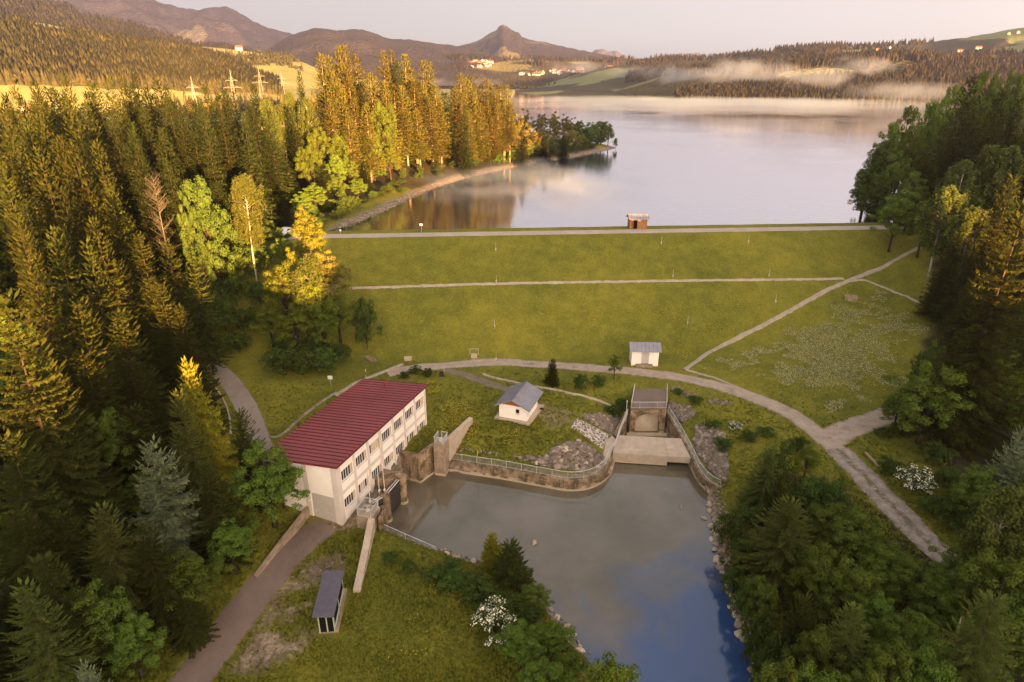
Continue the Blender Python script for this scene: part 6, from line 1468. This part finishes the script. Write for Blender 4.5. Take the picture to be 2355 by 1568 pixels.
far_trees('shore_scrub', X[front_], Y[front_], h(X[front_], Y[front_]), hh[front_], M['f_farleaf'], 'golden scrub along the far lake shore', .12, 8)
far_trees('shore_forest', X[~front_], Y[~front_], h(X[~front_], Y[~front_]), hh[~front_], M['f_farwood'], 'belt of mixed forest along the far lake shore', .55, 9)
# hedgerows and copses on the valley floor at the left
r_ = np.random.default_rng(12); n_ = 2600; a = r_.uniform(azu(-150), azu(900), n_); d_ = 300 + 480 * r_.random(n_); X, Y = d_ * np.sin(a), d_ * np.cos(a)
c_ = vnoise(X, Y, 70, 91) * .6 + vnoise(X, Y, 26, 92) * .4; dn = np.hypot(X + 60, Y - 250)
ok = ((c_ > .63) | (dn < 130)) & (poly_sdf(X, Y, FORESTL)[0] > 6) & (poly_sdf(X, Y, LAKE)[0] > 12); X, Y = X[ok], Y[ok]
far_trees('valley_trees', X, Y, h(X, Y), r_.uniform(10, 20, len(X)), M['f_farleaf'], 'golden copses on the valley meadows behind the left wood', .35, 10, .2)

# transmission towers in the valley
M['pylon'] = simple('dull_pylon_steel', (.24, .21, .19), .7, .1)
def pylon(u, v, vb, Y, small=False):
    p = atY(u, v, Y); z = hf(p[0], p[1]); Hh = p[2] - z; root = empty('pylon', (p[0], p[1], z), rad(12))
    tag(root, 'pale lattice pylon with crossarms in the valley behind the left wood' if not small else 'thin pale power pole on the left hillside pasture', 'pylon', 'pylons in the valley' if not small else 'power poles on the pasture')
    m = MB(); k = Hh / 40.
    for sx_, sy_ in ((1, 1), (1, -1), (-1, -1), (-1, 1)):
        m.tube((sx_ * 2.6 * k, sy_ * 2.6 * k, -1), (sx_ * .5 * k, sy_ * .5 * k, 32 * k), .15, .11, n=4); m.tube((sx_ * .5 * k, sy_ * .5 * k, 32 * k), (0, 0, 40 * k), .11, .07, n=4)
    for i in range(8):
        z0_ = i * 4 * k; w0 = (2.6 - 2.1 * i / 8) * k; w1 = (2.6 - 2.1 * (i + 1) / 8) * k; z1_ = z0_ + 4 * k
        for q in ((1, 1, -1, 1), (1, 1, 1, -1), (-1, -1, 1, -1), (-1, -1, -1, 1)): m.tube((q[0] * w0, q[1] * w0, z0_), (q[2] * w1, q[3] * w1, z1_), .06, n=3)
    m.build('tower', M['pylon'], root)
    if not small:
        for zz, L in ((25, 7.5), (31, 5.)):
            c = MB()
            for s_ in (-1, 1): c.tube((0, 0, zz * k), (s_ * L * k, 0, zz * k), .16, .1, n=4); c.tube((0, 0, (zz + 2) * k), (s_ * L * k, 0, zz * k), .08, n=3); c.tube((s_ * L * k, 0, zz * k), (s_ * L * k, 0, (zz - 1.6) * k), .09, n=3)
            c.build('crossarm', M['pylon'], root)
pylon(438, 175, 0, 480); pylon(528, 160, 0, 560); pylon(593, 153, 0, 700); pylon(645, 163, 0, 820); pylon(441, 160, 0, 800, True); pylon(551, 165, 0, 860, True)

# houses of the two villages and scattered farms: one thing each
hm = []
for i in range(4):
    m = MB(); L, W_, e, rz_ = [(13, 9, 5.5, 9.5), (16, 10, 6, 10), (11, 9, 5, 9), (20, 11, 5, 9.5)][i]
    m.box(-L / 2, L / 2, -W_ / 2, W_ / 2, -3, e)
    for x in (-L / 2, L / 2 - .3): m.add([(x, -W_ / 2, e), (x, W_ / 2, e), (x, 0, rz_), (x + .3, -W_ / 2, e), (x + .3, W_ / 2, e), (x + .3, 0, rz_)], [(0, 2, 1), (3, 4, 5), (0, 3, 5, 2), (1, 2, 5, 4)])
    for s_ in (-1, 1): m.prism([(-L / 2 - .8, s_ * (W_ / 2 + .8)), (L / 2 + .8, s_ * (W_ / 2 + .8)), (L / 2 + .8, 0), (-L / 2 - .8, 0)], [e - .5, e - .5, rz_, rz_], [e - .1, e - .1, rz_ + .4, rz_ + .4], 1)
    for x in range(int(-L / 2) + 2, int(L / 2) - 1, 3):
        for zz in (.8, 3.3): m.box(x, x + 1.1, -W_ / 2 - .04, -W_ / 2 - .001, zz, zz + 1.3, 2)
    me = D.meshes.new('village_house'); me.from_pydata(m.v, [], m.f)
    for q in ('farwall', 'rooftile', 'glass'):
        if q == 'farwall' and q not in M: M[q] = simple('pinkish_house_plaster', (.52, .46, .42), .9, .06, .05)
        if q == 'rooftile' and q not in M: M[q] = simple('red_roof_tiles', (.30, .085, .05), .85, .2, .05)
        me.materials.append(M[q])
    me.polygons.foreach_set('material_index', m.mi); me.update(); hm.append(me)
vr = random.Random(21)
def hill_at(surf, u, v):
    """point of a hillside seen at photo point (u,v)"""
    a = azu(u); r = ray(u, v); te = r[2] / math.hypot(r[0], r[1]); best = None
    for s in np.linspace(.0, 1, 220):
        x, y, z = surf(np.array(a), np.array(s)); x, y, z = float(x), float(y), float(z); d = CAMZ + te * math.hypot(x, y) - z
        if d <= 0: return x, y, z
    return x, y, z
def house(p, label, group, sc=1.0):
    o = link('village_house', vr.choice(hm), None, p); o.rotation_euler = (0, 0, vr.choice((0, 1.57)) + vr.uniform(-.5, .5)); o.scale = (sc, sc, sc)
    tag(o, label, 'house', group)
for i in range(34):
    t = vr.random(); u = 1022 + 108 * t; v = 160 - 15 * t + vr.uniform(-8, 7)
    house(hill_at(S_V, u, v), 'white house in the village on the slope left beyond the lake', 'houses of the slope village', .8)
for i in range(56):
    t = vr.random(); u = 1195 + 215 * t; v = 172 - 8 * t + vr.uniform(-7, 6) * (.4 + t)
    house(hill_at(S_V, u, v), 'red-roofed house in the misty village beyond the lake', 'houses of the misty village', .75)
for u, v in ((1440,166),(1452,170),(1470,163),(1500,164),(1525,168),(1560,166)): house(hill_at(S_V, u, v), 'pale house half lost in the mist', 'houses in the mist', 1.1)
for u, v in ((2010,116),(2035,112),(2240,112),(2300,80),(2320,78),(2200,120)): house(hill_at(S_R, u, v), 'white farmhouse on the far right hillside', 'farmhouses on the right hillside', .5)
for u, v in ((555,112),): house(hill_at(S_M, u, v), 'single white house high on the left pasture', None, .9)
for u, Y in ((55,560),(70,575),(395,520),(405,530),(450,640),(460,650),(500,660),(520,680),(540,690),(560,690),(575,840)):
    x = ray(u, 200)[0] / ray(u, 200)[1] * Y; house((x, Y, hf(x, Y)), 'pale farm building on the valley floor behind the left wood', 'farm buildings on the valley floor', .8)
p = hill_at(S_V, 1414, 178); ch = empty('church', p, .4); tag(ch, 'white village church with a tall pale tower in the mist', 'church')
MB().box(-14, 6, -6, 6, -3, 10).build('nave', M['farwall'], ch)
m = MB()
for s_ in (-1, 1): m.prism([(-14.5, s_ * 6.6), (6, s_ * 6.6), (6, 0), (-14.5, 0)], [9.6, 9.6, 16, 16], [10.2, 10.2, 16.6, 16.6])
m.build('roof', M['rooftile'], ch); MB().box(6.1, 13, -3.5, 3.5, -3, 30).build('tower', M['farwall'], ch)
MB().add([(5.7, -3.9, 30), (13.4, -3.9, 30), (13.4, 3.9, 30), (5.7, 3.9, 30), (9.55, 0, 42)], [(0, 1, 4), (1, 2, 4), (2, 3, 4), (3, 0, 4), (3, 2, 1, 0)]).build('spire', M['rooftile'], ch)

# ------------------------------------------------------------------ air
def volume_box(name, x0, x1, y0, y1, z0, z1, label=None):
    o = MB().box(x0, x1, y0, y1, z0, z1).build(name, [])
    o['kind'] = 'stuff'; tag(o, label, name); return o
def vol_mat(name, col, dens, aniso):
    k = NT(name); k.t.nodes.remove(k.b); v = k.n('VolumePrincipled', Color=col, Density=dens, Anisotropy=aniso); k.t.links.new(v.outputs[0], k.out.inputs['Volume']); return k, v
if HAZE:
    hz_ = volume_box('haze', -4600, 4600, -430, 7200, -12, 900, 'thin pale morning haze filling the whole valley')
    k, v = vol_mat('morning_haze', (.78, .74, 1.0), HAZE, .7); hz_.data.materials.append(k.m)
if MIST:
    def mist(cx, cy, cz, rx, ry, rz_, dens, sc, thr, label, seed, col=(.66, .76, 1.0), rot=0.0):
        bm_ = __import__('bmesh'); b = bm_.new(); bm_.ops.create_icosphere(b, subdivisions=3, radius=1); me = D.meshes.new('mist'); b.to_mesh(me); b.free()
        o = link('mist', me, None, (cx, cy, cz)); o.scale = (rx, ry, rz_); o.rotation_euler = (0, 0, rot); o['kind'] = 'stuff'; tag(o, label, 'mist')
        k, v = vol_mat('lake_mist', col, 0.0, .2)
        p = k.pos(); oc = k.obj()
        rr3 = k.n('VectorMath', _operation='LENGTH', i0=oc).outputs['Value']
        e = k.ramp(rr3, [(.25, 1.), (.98, 0.)])
        n = k.noise(k.n('VectorMath', _operation='ADD', i0=k.scale(p, (1, 1, 1.5)), i1=(seed * 31., seed * 17., 0)).outputs[0], sc, 5, .62, .8)
        d = k.math('MULTIPLY', k.ramp(k.math('ADD', n, k.math('MULTIPLY_ADD', e, .5, -.42)), [(thr, 0.), (thr + .28, 1.)]), e)
        k.set(v.inputs['Density'], k.math('MULTIPLY', d, dens)); o.data.materials.append(k.m)
    # banks hanging before the far woods, and a thin sheet lying on the far water
    def mp(u, v, dist):
        r = ray(u, v); L = math.hypot(r[0], r[1]); return r[0] / L * dist, r[1] / L * dist, CAMZ + r[2] / L * dist
    for u, v, dist, rx, rz_, dn, lb in ((1720,166,1130,170,40,.022,'large bank of mist before the wood in the middle of the far shore'), (1570,176,1240,150,36,.016,'mist bank before the misty village'), (1880,176,1010,120,26,.010,'thin mist bank right of the large one'), (1990,152,1090,95,26,.016,'drifting mist patch before the dark hill on the right'), (1470,170,1500,190,34,.008,'faint mist over the village church'), (1330,156,1900,150,44,.010,'wisp of mist above the village houses'), (2090,212,860,120,22,.010,'mist at the right end of the far shore'), (1050,190,1100,180,16,.005,'faint ground mist behind the golden stand')):
        x, y, z = mp(u, v, dist); mist(x, y, z, rx, 80, rz_, dn, .022, .40, lb, u % 97)
    x, y, z = mp(1640, 231, 900); mist(x, y, 20.5, 430, 250, 6.5, .011, .012, .24, 'flat sheet of mist lying on the far water of the lake', 5, (.60, .74, 1.0), -.35)
    mist(8, 215, 19.4, 66, 80, 4.6, .035, .05, .36, 'faint steam rising from the near lake before the wooded point', 8, (.62, .74, 1.0))
EXPOSURE = 3.42; SOFT = .25; SKY_FAR = .385; SKY_NEAR = 1.55; SKY_SAT = .12; SKY_SAT_NEAR = .75; SKY_TINT = (.995, .985, .965); SKY_TINT_NEAR = (1.10, .98, .86)
# ------------------------------------------------------------------ light
w = D.worlds.new('World'); SC.world = w; w.use_nodes = True
nt = w.node_tree; bg = nt.nodes['Background']
sky = nt.nodes.new('ShaderNodeTexSky'); sky.sky_type = 'NISHITA'; sky.sun_disc = False
SUN_EL, SUN_AZ = rad(2.8), rad(25)      # sun low behind the unseen shading rise, a little to the right of the viewer's back
sky.sun_elevation = SUN_EL
sdir = Vector((math.sin(SUN_AZ), -math.cos(SUN_AZ), 0)) * math.cos(SUN_EL) + Vector((0, 0, math.sin(SUN_EL)))   # towards the sun
sky.sun_rotation = math.atan2(sdir.x, sdir.y)
sky.air_density = 1.0; sky.dust_density = 2.5; sky.ozone_density = 1.0; sky.altitude = 800
def _n(t, **k):
    n = nt.nodes.new('ShaderNode' + t)
    for q, v in k.items(): setattr(n, q, v)
    return n
L_ = nt.links.new
# soft-limit the glare round the sun, dim the sky ahead, brighten and warm it behind the camera as fill
a1 = _n('VectorMath', operation='MULTIPLY_ADD'); L_(sky.outputs[0], a1.inputs[0]); a1.inputs[1].default_value = (SOFT,) * 3; a1.inputs[2].default_value = (1, 1, 1)
a2 = _n('VectorMath', operation='DIVIDE'); L_(sky.outputs[0], a2.inputs[0]); L_(a1.outputs[0], a2.inputs[1])
tc = _n('TexCoord'); dt = _n('VectorMath', operation='DOT_PRODUCT'); L_(tc.outputs['Generated'], dt.inputs[0]); dt.inputs[1].default_value = tuple(sdir)
mr = _n('MapRange'); L_(dt.outputs['Value'], mr.inputs[0]); mr.inputs[1].default_value = -1; mr.inputs[2].default_value = 1; mr.inputs[3].default_value = SKY_FAR; mr.inputs[4].default_value = SKY_NEAR
sc_ = _n('VectorMath', operation='SCALE'); L_(a2.outputs[0], sc_.inputs[0]); L_(mr.outputs[0], sc_.inputs['Scale'])
hs = _n('HueSaturation'); L_(sc_.outputs[0], hs.inputs['Color'])
m2 = _n('MapRange'); L_(dt.outputs['Value'], m2.inputs[0]); m2.inputs[1].default_value = -.6; m2.inputs[2].default_value = .8; m2.inputs[3].default_value = SKY_SAT; m2.inputs[4].default_value = SKY_SAT_NEAR; L_(m2.outputs[0], hs.inputs['Saturation'])
mx = _n('Mix', data_type='RGBA', blend_type='MULTIPLY'); mx.inputs[0].default_value = 1; 
tm_ = _n('Mix', data_type='RGBA'); tm_.inputs[6].default_value = (*SKY_TINT, 1); tm_.inputs[7].default_value = (*SKY_TINT_NEAR, 1)
m3 = _n('MapRange'); L_(dt.outputs['Value'], m3.inputs[0]); m3.inputs[1].default_value = -.5; m3.inputs[2].default_value = .7; L_(m3.outputs[0], tm_.inputs[0]); L_(tm_.outputs[2], mx.inputs[7])
L_(hs.outputs[0], mx.inputs[6]); L_(mx.outputs[2], bg.inputs['Color'])
bg.inputs['Strength'].default_value = .15
sl = D.lights.new('sun', 'SUN'); sl.energy = 5.0; sl.angle = rad(.5); sl.color = (1, .52, .165)
so = D.objects.new('sun', sl); COL.objects.link(so); so.rotation_euler = (-sdir).to_track_quat('-Z', 'Y').to_euler()
so.location = (0, -100, 120)
SC.view_settings.view_transform = 'Standard'; SC.view_settings.look = 'None'; SC.view_settings.gamma = 1
SC.view_settings.exposure = EXPOSURE
SC.view_settings.use_curve_mapping = False
SC.cycles.use_denoising = True
SC.cycles.max_bounces = 6; SC.cycles.diffuse_bounces = 3; SC.cycles.glossy_bounces = 3; SC.cycles.transmission_bounces = 4
SC.cycles.transparent_max_bounces = 8; SC.cycles.volume_bounces = 0
SC.cycles.caustics_reflective = False; SC.cycles.caustics_refractive = False
SC.cycles.volume_step_rate = 1.0; SC.cycles.volume_max_steps = 128
